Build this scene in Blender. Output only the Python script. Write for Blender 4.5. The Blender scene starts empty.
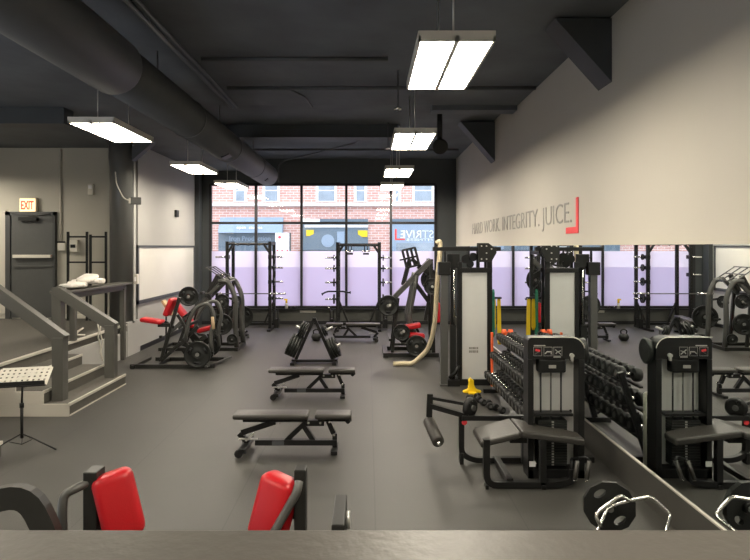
import bpy, bmesh, math, random
from mathutils import Vector, Matrix, Euler
random.seed(7)
R = math.radians
SC = bpy.context.scene
COL = SC.collection

# ---------------------------------------------------------------- camera
F, CX, CY, H = 583.0, 368.0, 247.0, 2.25
cam = bpy.data.cameras.new('camera')
co = bpy.data.objects.new('camera', cam); COL.objects.link(co)
co.location = (0, 0, H); co.rotation_euler = (R(90), 0, 0)
cam.sensor_width = 36; cam.lens = F / 750 * 36
cam.shift_x = (375 - CX) / 750; cam.shift_y = -(280 - CY) / 750
cam.clip_start = .05; cam.clip_end = 200
SC.camera = co

# ---------------------------------------------------------------- light
w = bpy.data.worlds.new('world'); SC.world = w; w.use_nodes = True
nt = w.node_tree; bg = nt.nodes['Background']
bg.inputs[0].default_value = (.80, .86, 1.0, 1); bg.inputs[1].default_value = 2.35
LAMP_POWER = 27.0
SC.view_settings.view_transform = 'Standard'
SC.view_settings.look = 'None'
SC.view_settings.exposure = 0.9
SC.view_settings.gamma = 1.0
SC.view_settings.use_curve_mapping = False

# ---------------------------------------------------------------- helpers
def W(x, y, d):
    """the place seen at (x, y) of the photograph, d metres into the room"""
    return Vector(((x - CX) * d / F, d, H - (y - CY) * d / F))

def mat(name, col, rough=.5, metal=0, var=.12, scale=12, bump=.0, emit=None, es=0, spec=.5, coat=0, bscale=None):
    m = bpy.data.materials.new(name); m.use_nodes = True
    n = m.node_tree; b = n.nodes['Principled BSDF']
    c = tuple(col) + (1,)
    b.inputs['Roughness'].default_value = rough; b.inputs['Metallic'].default_value = metal
    b.inputs['Specular IOR Level'].default_value = spec
    b.inputs['Coat Weight'].default_value = coat
    tc = n.nodes.new('ShaderNodeTexCoord'); nz = n.nodes.new('ShaderNodeTexNoise')
    nz.inputs['Scale'].default_value = scale; nz.inputs['Detail'].default_value = 4
    n.links.new(tc.outputs['Object'], nz.inputs['Vector'])
    mx = n.nodes.new('ShaderNodeMix'); mx.data_type = 'RGBA'
    mx.inputs['A'].default_value = tuple(v * (1 - var) for v in col) + (1,)
    mx.inputs['B'].default_value = tuple(min(1, v * (1 + var)) for v in col) + (1,)
    n.links.new(nz.outputs['Fac'], mx.inputs['Factor']); n.links.new(mx.outputs['Result'], b.inputs['Base Color'])
    if bump:
        nb = n.nodes.new('ShaderNodeTexNoise'); nb.inputs['Scale'].default_value = bscale or scale * 6
        n.links.new(tc.outputs['Object'], nb.inputs['Vector'])
        bp = n.nodes.new('ShaderNodeBump'); bp.inputs['Strength'].default_value = bump; bp.inputs['Distance'].default_value = .01
        n.links.new(nb.outputs['Fac'], bp.inputs['Height']); n.links.new(bp.outputs['Normal'], b.inputs['Normal'])
    if emit:
        b.inputs['Emission Color'].default_value = tuple(emit) + (1,); b.inputs['Emission Strength'].default_value = es
    return m

M = {}
M['black'] = mat('black_powder_coat', (.009, .009, .009), .42, var=.2, bump=.05, spec=.32)
M['frame'] = mat('charcoal_steel', (.024, .024, .022), .4, .2, var=.2, spec=.35)
M['grey_steel'] = mat('dark_grey_steel', (.10, .10, .095), .42, .4)
M['rubber'] = mat('black_rubber', (.010, .010, .010), .5, var=.3, bump=.15, spec=.35)
M['plate'] = mat('cast_plate', (.014, .015, .014), .42, .1, var=.2, bump=.1, spec=.4)
M['hub'] = mat('plate_hub', (.35, .35, .34), .35, .9)
M['pad'] = mat('black_vinyl', (.036, .033, .029), .42, var=.12, bump=.2, bscale=160)
M['red'] = mat('red_vinyl', (.50, .008, .014), .38, var=.06, bump=.12, bscale=150)
M['chrome'] = mat('chrome', (.78, .77, .74), .22, 1, var=.03)
M['silver'] = mat('brushed_silver', (.6, .59, .56), .4, .8, var=.08)
M['panelw'] = mat('frosted_shroud', (.62, .62, .60), .45, .15, var=.05, scale=5)
M['yellow'] = mat('yellow_plastic', (.85, .58, .01), .45, var=.05)
M['green'] = mat('green_band', (.02, .22, .13), .6)
M['orange'] = mat('orange_paint', (.8, .12, .03), .5)
M['rope'] = mat('manila_rope', (.62, .53, .36), .85, var=.3, scale=60, bump=.5, bscale=120)
M['white'] = mat('white_plastic', (.62, .59, .52), .45, var=.06)
M['towel'] = mat('white_towel', (.80, .76, .70), .95, var=.06, bump=.6, bscale=90)
M['wood'] = mat('wood_handle', (.55, .40, .24), .5, var=.25)
M['wallw'] = mat('warm_grey_paint', (.47, .44, .385), .62, var=.03, scale=2, bump=.04, bscale=60)
M['walll'] = mat('cool_grey_paint', (.40, .39, .37), .65, var=.04, scale=2, bump=.04, bscale=60)
M['walle'] = mat('taupe_paint', (.46, .435, .37), .65, var=.04, scale=2, bump=.04, bscale=60)
M['dark'] = mat('charcoal_wall_paint', (.045, .05, .054), .6, var=.12, scale=3)
M['sillwall'] = mat('low_wall_paint', (.085, .085, .078), .6, var=.1, scale=3)
M['ceil'] = mat('dark_ceiling_paint', (.088, .097, .108), .75, var=.45, scale=1.3, bump=.5, bscale=7)
M['duct'] = mat('duct_paint', (.065, .069, .075), .55, var=.12, scale=5)
M['rail'] = mat('rail_paint', (.080, .077, .067), .45, var=.08, scale=5, bump=.12, bscale=40)
M['guard'] = mat('guard_rail_paint', (.052, .047, .040), .42, var=.1, scale=5, bump=.12, bscale=40)
M['step'] = mat('stair_carpet', (.085, .078, .066), .85, var=.2, scale=20, bump=.4, bscale=200)
M['nose'] = mat('nosing_metal', (.62, .59, .52), .35, .3, var=.05)
M['kick'] = mat('kick_board', (.062, .059, .052), .42, var=.15, scale=6)
M['column'] = mat('column_gloss_paint', (.095, .095, .092), .3, var=.06, scale=4)
M['door'] = mat('door_paint', (.075, .076, .074), .45, var=.08)
M['doorframe'] = mat('door_frame_paint', (.05, .052, .052), .45, var=.08)
M['boardwhite'] = mat('whiteboard', (.72, .70, .62), .25, var=.05, scale=1.5)
M['mullion'] = mat('black_aluminium', (.018, .018, .02), .45, .3)
M['redpaint'] = mat('red_lettering', (.80, .05, .06), .6, var=.03)
M['lettering'] = mat('grey_lettering', (.24, .23, .21), .5, var=.1, scale=30)
M['decal'] = mat('pale_decal', (.75, .85, .9), .7, var=.03)
M['decalred'] = mat('red_decal', (.95, .03, .03), .6, var=.03, emit=None)
M['awnblue'] = mat('blue_grey_awning', (.26, .33, .40), .7, var=.05)
M['awndark'] = mat('slate_sign', (.13, .17, .20), .7, var=.05)
M['signwhite'] = mat('sign_white', (.85, .85, .85), .6, var=.03)
M['stone'] = mat('pale_stone', (.8, .76, .70), .8, var=.08)
M['extglass'] = mat('grey_shop_glass', (.26, .30, .33), .2, var=.3, scale=2)  # mottled grey for all panes across the street
M['asphalt'] = mat('street_asphalt', (.30, .30, .31), .9, var=.15)
M['lampglass'] = mat('lamp_diffuser', (1, .98, .92), .5, var=0, emit=(1.0, .91, .75), es=LAMP_POWER)
M['exitface'] = mat('exit_sign_face', (.9, .75, .5), .5, var=.02, emit=(1.0, .72, .38), es=.75)
M['exitred'] = mat('exit_letters', (.8, .05, .02), .5, var=.02, emit=(.9, .07, .03), es=.5)
M['caseivory'] = mat('ivory_case', (.6, .52, .38), .5, var=.04)

# floor: rubber with seams and speckle
def floor_material():
    m = mat('rubber_floor', (.046, .044, .039), .5, var=.14, scale=1.3, bump=.12, bscale=130)
    n = m.node_tree; b = n.nodes['Principled BSDF']
    src = b.inputs['Base Color'].links[0].from_socket
    tc = n.nodes.new('ShaderNodeTexCoord')
    br = n.nodes.new('ShaderNodeTexBrick'); br.offset = .5
    br.inputs['Scale'].default_value = 1; br.inputs['Brick Width'].default_value = 9.0; br.inputs['Row Height'].default_value = 1.22
    br.inputs['Mortar Size'].default_value = .006
    br.inputs['Color1'].default_value = (1, 1, 1, 1); br.inputs['Color2'].default_value = (.93, .93, .93, 1); br.inputs['Mortar'].default_value = (.6, .6, .6, 1)
    mp = n.nodes.new('ShaderNodeMapping'); mp.inputs['Rotation'].default_value = (0, 0, R(90)); mp.inputs['Location'].default_value = (.1, -.06, 0)
    n.links.new(tc.outputs['Object'], mp.inputs['Vector']); n.links.new(mp.outputs['Vector'], br.inputs['Vector'])
    mu = n.nodes.new('ShaderNodeMix'); mu.data_type = 'RGBA'; mu.blend_type = 'MULTIPLY'; mu.inputs['Factor'].default_value = 1
    n.links.new(src, mu.inputs['A']); n.links.new(br.outputs['Color'], mu.inputs['B'])
    sp = n.nodes.new('ShaderNodeTexNoise'); sp.inputs['Scale'].default_value = 90
    n.links.new(tc.outputs['Object'], sp.inputs['Vector'])
    rm = n.nodes.new('ShaderNodeMapRange'); rm.inputs['From Min'].default_value = .3; rm.inputs['From Max'].default_value = .7
    rm.inputs['To Min'].default_value = .85; rm.inputs['To Max'].default_value = 1.15
    n.links.new(sp.outputs['Fac'], rm.inputs['Value'])
    m2 = n.nodes.new('ShaderNodeMix'); m2.data_type = 'RGBA'; m2.blend_type = 'MULTIPLY'; m2.inputs['Factor'].default_value = 1
    n.links.new(mu.outputs['Result'], m2.inputs['A']); n.links.new(rm.outputs['Result'], m2.inputs['B'])
    n.links.new(m2.outputs['Result'], b.inputs['Base Color'])
    return m
M['floor'] = floor_material()

def brick_material():
    m = mat('street_brick', (.5, .2, .15), .85)
    n = m.node_tree; b = n.nodes['Principled BSDF']
    tc = n.nodes.new('ShaderNodeTexCoord'); mp = n.nodes.new('ShaderNodeMapping'); mp.inputs['Rotation'].default_value = (R(90), 0, 0)
    br = n.nodes.new('ShaderNodeTexBrick'); br.inputs['Scale'].default_value = 1
    br.inputs['Brick Width'].default_value = .34; br.inputs['Row Height'].default_value = .12; br.inputs['Mortar Size'].default_value = .013
    br.inputs['Color1'].default_value = (.62, .34, .27, 1); br.inputs['Color2'].default_value = (.50, .25, .20, 1); br.inputs['Mortar'].default_value = (.70, .60, .54, 1)
    n.links.new(tc.outputs['Object'], mp.inputs['Vector']); n.links.new(mp.outputs['Vector'], br.inputs['Vector'])
    n.links.new(br.outputs['Color'], b.inputs['Base Color'])
    return m
M['brick'] = brick_material()

def mirror_material():
    m = bpy.data.materials.new('mirror_glass'); m.use_nodes = True
    b = m.node_tree.nodes['Principled BSDF']
    b.inputs['Base Color'].default_value = (.80, .84, .83, 1); b.inputs['Metallic'].default_value = 1; b.inputs['Roughness'].default_value = .0
    return m
M['mirror'] = mirror_material()

def film_material(name, tr, col):
    m = bpy.data.materials.new(name); m.use_nodes = True; n = m.node_tree
    n.nodes.remove(n.nodes['Principled BSDF']); out = n.nodes['Material Output']
    t = n.nodes.new('ShaderNodeBsdfTransparent'); t.inputs[0].default_value = (.95, .95, .97, 1)
    d = n.nodes.new('ShaderNodeBsdfTranslucent'); d.inputs[0].default_value = tuple(col) + (1,)
    mx = n.nodes.new('ShaderNodeMixShader'); mx.inputs[0].default_value = 1 - tr
    n.links.new(t.outputs[0], mx.inputs[1]); n.links.new(d.outputs[0], mx.inputs[2]); n.links.new(mx.outputs[0], out.inputs[0])
    return m
M['film'] = film_material('frosted_lavender_film', .06, (.80, .75, .86))
M['film2'] = film_material('pale_lavender_film', .10, (.97, .93, .98))  # upper strip: paler colour, slightly more see-through than the film below
def glass_material():
    m = bpy.data.materials.new('window_glass'); m.use_nodes = True; n = m.node_tree
    n.nodes.remove(n.nodes['Principled BSDF']); out = n.nodes['Material Output']
    t = n.nodes.new('ShaderNodeBsdfTransparent'); t.inputs[0].default_value = (.93, .95, .96, 1)
    g = n.nodes.new('ShaderNodeBsdfGlossy'); g.inputs['Roughness'].default_value = .02
    mx = n.nodes.new('ShaderNodeMixShader'); mx.inputs[0].default_value = .05
    n.links.new(t.outputs[0], mx.inputs[1]); n.links.new(g.outputs[0], mx.inputs[2]); n.links.new(mx.outputs[0], out.inputs[0])
    return m
M['glass'] = glass_material()

class MB:
    """collects shapes into one mesh"""
    def __init__(s): s.bm = bmesh.new()
    def _hexa(s, pts):
        v = [s.bm.verts.new(p) for p in pts]
        for f in ((0, 3, 2, 1), (4, 5, 6, 7), (0, 1, 5, 4), (1, 2, 6, 5), (2, 3, 7, 6), (3, 0, 4, 7)):
            s.bm.faces.new([v[i] for i in f])
        return v
    def box(s, c, d, rot=None):
        c = Vector(c); hx, hy, hz = d[0] / 2, d[1] / 2, d[2] / 2
        Q = Euler([R(a) for a in rot]).to_matrix() if rot else Matrix.Identity(3)
        pts = [c + Q @ Vector(p) for p in ((-hx, -hy, -hz), (hx, -hy, -hz), (hx, hy, -hz), (-hx, hy, -hz), (-hx, -hy, hz), (hx, -hy, hz), (hx, hy, hz), (-hx, hy, hz))]
        s._hexa(pts); return s
    def bb(s, x0, x1, y0, y1, z0, z1):
        return s.box(((x0 + x1) / 2, (y0 + y1) / 2, (z0 + z1) / 2), (abs(x1 - x0), abs(y1 - y0), abs(z1 - z0)))
    def beam(s, a, b, w, h=None, up=(0, 0, 1)):
        a = Vector(a); b = Vector(b); h = h or w; t = (b - a).normalized(); up = Vector(up)
        if abs(t.dot(up)) > .97: up = Vector((0, 1, 0))
        x = t.cross(up).normalized() * w / 2; y = x.cross(t).normalized() * h / 2
        s._hexa([a - x - y, a + x - y, a + x + y, a - x + y, b - x - y, b + x - y, b + x + y, b - x + y]); return s
    def _ring(s, c, x, y, r, n):
        return [s.bm.verts.new(c + x * (r * math.cos(2 * math.pi * i / n)) + y * (r * math.sin(2 * math.pi * i / n))) for i in range(n)]
    def _join(s, A, B, sm=True):
        n = len(A)
        for i in range(n):
            f = s.bm.faces.new((A[i], A[(i + 1) % n], B[(i + 1) % n], B[i])); f.smooth = sm
    def lathe(s, prof, o, ax, n=20):
        """prof: (distance along axis, radius)"""
        o = Vector(o); ax = Vector(ax).normalized()
        x = ax.orthogonal().normalized(); y = ax.cross(x)
        rings = [s._ring(o + ax * t, x, y, max(r, 1e-4), n) for t, r in prof]
        for A, B in zip(rings, rings[1:]): s._join(A, B)
        s.bm.faces.new(rings[0][::-1]); s.bm.faces.new(rings[-1]); return s
    def cyl(s, a, b, r, n=12):
        a = Vector(a); b = Vector(b); L = (b - a).length
        return s.lathe([(0, r), (L, r)], a, b - a, n)
    def tube(s, pts, r, n=8, fillet=0, smooth=True, sq=None):
        P = [Vector(p) for p in pts]
        if fillet:
            Q = [P[0]]
            for i in range(1, len(P) - 1):
                a, b, c = P[i - 1], P[i], P[i + 1]
                f = min(fillet, (a - b).length * .48, (c - b).length * .48)
                p0 = b + (a - b).normalized() * f; p1 = b + (c - b).normalized() * f
                for k in range(6):
                    t = k / 5; Q.append(p0 * (1 - t) ** 2 + b * 2 * t * (1 - t) + p1 * t * t)
            Q.append(P[-1]); P = Q
        t0 = (P[1] - P[0]).normalized(); x = t0.orthogonal().normalized()
        if sq:  # rectangular section sq=(w,h), w across vector sq[2]
            x = (Vector(sq[2]) - t0 * Vector(sq[2]).dot(t0)).normalized()
        rings = []
        for i, p in enumerate(P):
            t = (P[min(i + 1, len(P) - 1)] - P[max(i - 1, 0)]).normalized()
            x = (x - t * x.dot(t)).normalized(); y = t.cross(x)
            if sq:
                a, b = sq[0] / 2, sq[1] / 2
                rings.append([s.bm.verts.new(p + x * u * a + y * v * b) for u, v in ((1, 1), (-1, 1), (-1, -1), (1, -1))])
            else: rings.append(s._ring(p, x, y, r, n))
        for A, B in zip(rings, rings[1:]): s._join(A, B, not sq)
        s.bm.faces.new(rings[0][::-1]); s.bm.faces.new(rings[-1]); return s
    def prism(s, poly, axis, a, b):
        """poly in the plane across axis ('x','y','z'), from a to b"""
        def P(u, v, t): return {'y': (u, t, v), 'x': (t, u, v), 'z': (u, v, t)}[axis]
        A = [s.bm.verts.new(P(u, v, a)) for u, v in poly]; B = [s.bm.verts.new(P(u, v, b)) for u, v in poly]
        n = len(poly)
        for i in range(n): s.bm.faces.new((A[i], A[(i + 1) % n], B[(i + 1) % n], B[i]))
        s.bm.faces.new(A[::-1]); s.bm.faces.new(B); return s
    def rbox(s, c, d, rot=None, r=.03, seg=3):
        """soft rounded cushion"""
        t = bmesh.new(); bmesh.ops.create_cube(t, size=1)
        for v in t.verts: v.co = Vector((v.co.x * d[0], v.co.y * d[1], v.co.z * d[2]))
        bmesh.ops.bevel(t, geom=list(t.edges), offset=r, segments=seg, profile=.5, affect='EDGES')
        Q = Euler([R(a) for a in rot]).to_matrix() if rot else Matrix.Identity(3)
        mp = {}
        for v in t.verts: mp[v.index] = s.bm.verts.new(Vector(c) + Q @ v.co)
        t.verts.index_update()
        for f in t.faces:
            nf = s.bm.faces.new([mp[v.index] for v in f.verts]); nf.smooth = True
        t.free(); return s
    def build(s, name, m, parent=None, bevel=0, off=None):
        bmesh.ops.recalc_face_normals(s.bm, faces=s.bm.faces)
        if off is not None: bmesh.ops.translate(s.bm, verts=s.bm.verts, vec=-Vector(off))
        me = bpy.data.meshes.new(name); s.bm.to_mesh(me); s.bm.free(); me.materials.append(m)
        o = bpy.data.objects.new(name, me); COL.objects.link(o)
        if parent: o.parent = parent
        if bevel:
            b = o.modifiers.new('bevel', 'BEVEL'); b.width = bevel; b.segments = 2; b.limit_method = 'ANGLE'; b.angle_limit = R(40)
        return o

def tag(o, label, cat, group=None, kind=None):
    o['label'] = label; o['category'] = cat
    if group: o['group'] = group
    if kind: o['kind'] = kind
    return o
def thing(name, label, cat, loc=(0, 0, 0), rz=0, group=None):
    o = bpy.data.objects.new(name, None); COL.objects.link(o); o.empty_display_size = .1
    o.location = loc; o.rotation_euler = (0, 0, R(rz)); return tag(o, label, cat, group)
def struct(name, mb, m, bevel=0, parent=None):
    o = mb.build(name, m, parent, bevel)
    if not parent: o['kind'] = 'structure'
    return o
def copy_tree(o, label=None, loc=None, rz=None, group=None, rot=None):
    def rec(s, par):
        c = s.copy(); COL.objects.link(c)
        if par: c.parent = par
        for ch in s.children: rec(ch, c)
        return c
    c = rec(o, None)
    if label: c['label'] = label
    if group: c['group'] = group
    if loc is not None: c.location = loc
    if rz is not None: c.rotation_euler = (0, 0, R(rz))
    if rot is not None: c.rotation_euler = rot
    return c
def text(name, s, m, size, mat4, parent=None, depth=.004, xs=1.0, width=None, bold=0):
    cu = bpy.data.curves.new('lettering_curve', 'FONT'); cu.body = s; cu.size = size; cu.extrude = depth; cu.offset = bold
    cu.resolution_u = 3
    t = bpy.data.objects.new('lettering_tmp', cu); COL.objects.link(t)
    dg = bpy.context.evaluated_depsgraph_get(); me = bpy.data.meshes.new_from_object(t.evaluated_get(dg))
    bpy.data.objects.remove(t)
    X = [v.co.x for v in me.vertices]; wd = max(X) - min(X); k = width / wd if width else xs
    for v in me.vertices: v.co = mat4 @ Vector(((v.co.x - min(X)) * k, v.co.y, v.co.z))
    me.materials.clear(); me.materials.append(m)
    o = bpy.data.objects.new(name, me); COL.objects.link(o)
    if parent: o.parent = parent
    return o
def frame4(o, x, y):
    x = Vector(x).normalized(); y = Vector(y).normalized(); z = x.cross(y)
    m = Matrix.Identity(4)
    for i in range(3): m[i][0] = x[i]; m[i][1] = y[i]; m[i][2] = z[i]; m[i][3] = o[i]
    return m

# ================================================================ ROOM
YF = 17.0           # far wall
XM = 2.45           # mirror face
XW = 2.57           # right wall face above the mirror
XL = -4.95          # left wall
ZP = .66            # raised landing
s17 = YF / F
wx0, wx1 = (210.5 - CX) * s17, (435.5 - CX) * s17
wz0, wz1, wzm, wzf = .50, 4.07, 2.95, 2.13

struct('floor', MB().bb(-5.2, 2.75, -1, YF + .1, -.1, 0), M['floor'])
struct('ceiling', MB().bb(-11, 2.9, -1, YF + .2, 4.82, 4.95), M['ceil'])
# slab nearer than the step in the ceiling
struct('trim_1', MB().bb(-3.2, 2.9, -1, 10.0, 4.68, 4.82), M['ceil'])
struct('trim_2', MB().bb(-11, -3.2, -1, YF, 4.46, 4.82), M['ceil'])
# far wall around the window
struct('wall_far', MB().bb(-5.15, wx0, YF, YF + .2, 0, 4.82).bb(wx1, 2.9, YF, YF + .2, 0, 4.82)
       .bb(wx0, wx1, YF, YF + .2, wz1, 4.82), M['dark'])
struct('wall_far_lower', MB().bb(wx0, wx1, YF - .02, YF + .2, 0, wz0), M['sillwall'])
struct('baseboard_far', MB().bb(-4.95, 2.4, YF - .045, YF - .02, 0, .1), M['mullion'])
struct('wall_right', MB().bb(XW, XW + .2, -1, YF, 2.27, 4.82).bb(XM + .02, XW + .2, -1, YF, 0, 2.27), M['wallw'])
struct('baseboard_right', MB().bb(XM - .005, XM + .02, -1, YF - .05, 0, .295), M['kick'])
struct('wall_left', MB().bb(XL - .2, XL, 12.55, YF, 0, 4.46), M['walll'])
struct('wall_exit', MB().bb(-11, XL - .2, 13.0, 13.2, 0, 4.46), M['walle'])
struct('wall_back', MB().bb(-11, 2.9, -1.2, -1, -.1, 4.82), M['walle'])
struct('wall_side', MB().bb(-11.2, -11, -1, 13.2, 0, 4.46), M['walle'])
# corner pier left of the window
struct('trim_3', MB().bb(XL, XL + .12, YF - .35, YF - .05, 0, 4.46), M['dark'])
# landing and the ground under the lookout
struct('trim_4', MB().bb(-11, -4.98, 4.0, 12.98, 0, ZP), M['step'])
struct('trim_5', MB().bb(-5.0, -4.93, 9.56, 11.95, 0, ZP - .14), M['walll'])
struct('trim_6', MB().bb(-5.02, -4.93, 9.56, 12.0, ZP - .02, ZP + .008), M['nose'])
struct('trim_7', MB().bb(-5.0, -4.92, 11.93, 12.6, 0, .70), M['walll'])
struct('trim_8', MB().bb(-10.9, XL - .2, 12.97, 13.0, ZP, ZP + .09), M['white'])
struct('baseboard_left', MB().bb(XL, XL + .02, 12.6, YF - .35, 0, .1), M['mullion'])
# stairs (each tread carries a pale metal nosing)
st = struct('stair_block', MB(), M['step']) if False else None
steps = [(-4.31, -3.97, .165), (-4.68, -4.31, .33), (-4.98, -4.68, .495)]
for i, (x0, x1, z) in enumerate(steps):
    o = tag(MB().bb(-4.98, x1, 7.76, 9.55, z - .165 + (.001 if i else 0), z).build('stair_step', M['step'], None, .006),
            ['lowest carpeted step of the left stairs, just above the gym floor', 'middle carpeted step of the left stairs', 'top carpeted step of the left stairs, just below the landing'][i],
            'stair step', 'carpeted stair steps')
    MB().bb(x1 - .02, x1 + .006, 7.755, 9.555, z - .028, z + .006).build('nosing', M['nose'], o)
    MB().bb(-4.98, x1 - .002, 7.735, 7.76, z - .165, z - .002).build('side_panel', M['wallw'], o)
struct('baseboard_stairs', MB().bb(-3.97, -3.962, 7.76, 9.55, .001, .02), M['nose'])
struct('trim_9', MB().bb(-5.02, -4.965, 7.74, 9.56, ZP - .028, ZP + .008), M['nose'])
struct('trim_10', MB().bb(-7.5, -4.98, 7.70, 7.76, 0, .38), M['wallw'])
# the start of a second flight, nearer the camera
o = tag(MB().bb(-5.6, -3.93, 4.9, 6.25, 0, .165).build('stair_step', M['step'], None, .006), 'carpeted step with pale nosing at the left picture edge beside the music stand', 'stair step', 'carpeted stair steps')
MB().bb(-3.95, -3.92, 4.9, 6.26, .137, .171).build('nosing', M['nose'], o)

# window with mullions, panes, film
wf = MB()
mx_ = [(p - CX) * s17 for p in (210.5, 255.9, 301.5, 346.3, 390.9, 435.5)]
for x in mx_: wf.bb(x - .035, x + .035, YF - .03, YF + .08, wz0, wz1)
for z in (wz0, wzm, wz1): wf.bb(wx0, wx1, YF - .028, YF + .078, z - .035, z + .035)
win = struct('window_1', wf, M['mullion'])
for a, b in zip(mx_, mx_[1:]):
    MB().bb(a + .035, b - .035, YF + .02, YF + .026, wz0 + .035, wzm - .035).build('pane', M['glass'], win)
    MB().bb(a + .035, b - .035, YF + .02, YF + .026, wzm + .035, wz1 - .035).build('pane', M['glass'], win)
    MB().bb(a + .036, b - .036, YF + .0, YF + .002, wz0 + .035, 1.66).build('frosted_film', M['film'], win)
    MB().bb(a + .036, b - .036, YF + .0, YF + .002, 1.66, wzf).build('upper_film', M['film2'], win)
MB().bb(wx0, wx1, YF - .16, YF + .0, wz0 - .07, wz0 - .036).build('window_sill', M['mullion'], win)

# reversed lettering on the glass
def WF(x, y, d=YF - .0): return W(x, y, d)
dl = thing('window_lettering', 'reversed white STRIVE lettering with red corner on the rightmost window pane', 'sign', (0, 0, 0))
p = W(433.5, 238, YF + .01); sc = s17
text('letters', 'STRIVE', M['decal'], 8 * sc / .72, frame4(p, (-1, 0, 0), (0, 0, 1)), dl, .002, width=33 * sc)
p = W(432.5, 240.8, YF + .01)
text('small_letters', 'FITNESS', M['decal'], 2.4 * sc / .72, frame4(p, (-1, 0, 0), (0, 0, 1)), dl, .002, width=26 * sc)
a = W(395, 229, YF); b = W(396.6, 240, YF); c = W(405, 238.7, YF)
MB().bb(a.x, b.x, YF + .005, YF + .012, b.z, a.z).bb(b.x, c.x, YF + .005, YF + .012, b.z, c.z).build('red_corner', M['decalred'], dl)

# mirror along the right wall
mir = thing('wall_mirror', 'long frameless mirror covering the lower half of the right wall', 'mirror', (XM, 8, 0))
MB().bb(0, .018, -5.5, 8.9, .31, 2.27).build('glass', M['mirror'], mir)
MB().bb(-.012, .018, -5.5, 8.9, .296, .31).build('bottom_trim', M['nose'], mir)
# haunches under the ceiling, right
for i, y in enumerate((6.14, 11.8)):
    tag(MB().prism([(XW - .001, 3.99), (XW - .001, 4.79 if i else 4.66), (1.97 - (.1 if i else 0), 4.79 if i else 4.66)], 'y', y, y + .36).build('ceiling_bracket', M['dark'], None),
        ['near dark triangular bracket where right wall meets ceiling', 'far small dark triangular bracket high on the right wall'][i], 'bracket', 'ceiling brackets')
# column
cl = thing('column', 'round dark grey column on the landing at the end of the left wall', 'column', (-5.16, 12.25, 0))
MB().lathe([(.661, .25), (3.9, .25), (4.1, .27), (4.45, .27)], (0, 0, 0), (0, 0, 1), 32).build('shaft', M['column'], cl)
MB().prism([(.26, 4.05), (.26, 4.45), (.72, 4.45)], 'y', -.15, .05).build('bracket', M['duct'], cl)
MB().bb(.235, .262, -.05, .05, .70, 4.3).build('cable_cover', M['walll'], cl)

# ---------------------------------------------------------------- right wall slogan
sl = thing('wall_slogan', 'large grey HARD WORK. INTEGRITY. JUICE. lettering with red bracket on right wall', 'sign', (XW, 7.2, 2.56))
text('letters', 'HARD WORK. INTEGRITY. JUICE.', M['lettering'], .28 / .72, frame4((-.004, 7.1, 0), (0, -1, 0), (0, 0, 1)), sl, .003, width=6.95, bold=-.004)
MB().bb(-.012, -.001, -.09, -.02, -.14, .30).bb(-.012, -.001, -.02, .34, -.14, -.06).build('red_bracket', M['redpaint'], sl)

# ================================================================ STREET
YB = 28.0; SB = YB / F
def BX(x): return (x - CX) * SB
def BZ(y): return H - (y - CY) * SB
st = tag(MB().bb(-30, 30, YF + .25, YB + 8, -.3, -.15).build('street', M['asphalt']), 'pale street pavement outside the window', 'street', kind='structure')
bd = thing('brick_building', 'red brick building with shopfronts across the street', 'building', (0, YB, -.15))
B0 = Vector((0, YB, -.15))
def fb(x0, x1, y0, y1, t=.1, back=.05):
    return MB().bb(BX(x0), BX(x1), YB - t, YB + back, BZ(y1), BZ(y0))
MB().bb(-22, 22, YB, YB + 1, -.15, 14).build('brick_wall', M['brick'], bd, off=B0)
fb(60, 640, 203.2, 206.3, .25).build('stone_band', M['stone'], bd, off=B0)
for x0, x1 in ((234, 247), (263, 280), (316, 337), (354, 367), (393, 401), (412, 434), (150, 165), (460, 478), (505, 520), (560, 580)):
    wn = fb(x0, x1, 160, 202, .08).build('window', M['stone'], bd, off=B0)
    fb(x0 + 2.5, x1 - 2.5, 163, 190, .1).build('upper_sash', M['extglass'], wn, off=B0)
    fb(x0 + 2.5, x1 - 2.5, 191.2, 201, .1).build('lower_sash', M['extglass'], wn, off=B0)
sh = fb(219, 284, 233, 262, .12).build('shop_sign', M['awndark'], bd, off=B0)
o = MB().prism([(YB - .05, BZ(217.5)), (YB - .5, BZ(233)), (YB - .05, BZ(233))], 'x', BX(220.5), BX(283.5)).build('blue_awning', M['awnblue'], bd, off=B0)
t1 = text('awning_letters', 'open  studios', M['signwhite'], 3 * SB / .72, frame4(Vector((BX(239), YB - .50, BZ(229))) - B0, (1, 0, 0), (0, .35, 1)), o, .01, width=25 * SB)
text('shop_letters', 'Iron Production', M['awnblue'], 4.6 * SB / .72, frame4(Vector((BX(230), YB - .14, BZ(240.6))) - B0, (1, 0, 0), (0, 0, 1)), sh, .01, width=41 * SB, bold=.008)
fb(302, 368, 219, 262, .1).build('restaurant_front', M['awndark'], bd, off=B0)
fb(303, 320, 219, 222, .14).build('front_stripe', M['signwhite'], bd, off=B0)
fb(305, 368, 225, 227.5, .14).build('front_cornice', M['stone'], bd, off=B0)
fb(358, 367.5, 230.5, 237, .14).build('yellow_sign', M['yellow'], bd, off=B0)
fb(306.5, 314, 230, 236, .14).build('yellow_sign', M['yellow'], bd, off=B0)
dome = MB(); cxm, hw = (302 + 370) / 2, 34
prof = [(cxm + hw * math.cos(a), 250 - 20 * math.sin(a)) for a in [math.pi * k / 16 for k in range(17)]]
dome.prism([(BX(x), BZ(y)) for x, y in prof], 'y', YB - .8, YB - .05)
dm = dome.build('dome_awning', M['awndark'], bd, off=B0)
e = MB()
for k in range(11): 
    pass
e.lathe([(0, .30), (.02, .30)], (BX(329), YB - .81, BZ(241)), (0, -1, 0), 24).bb(BX(338), BX(345), YB - .82, YB - .8, BZ(249), BZ(232))
e.build('round_emblem', M['awnblue'], dm, off=B0)
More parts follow.
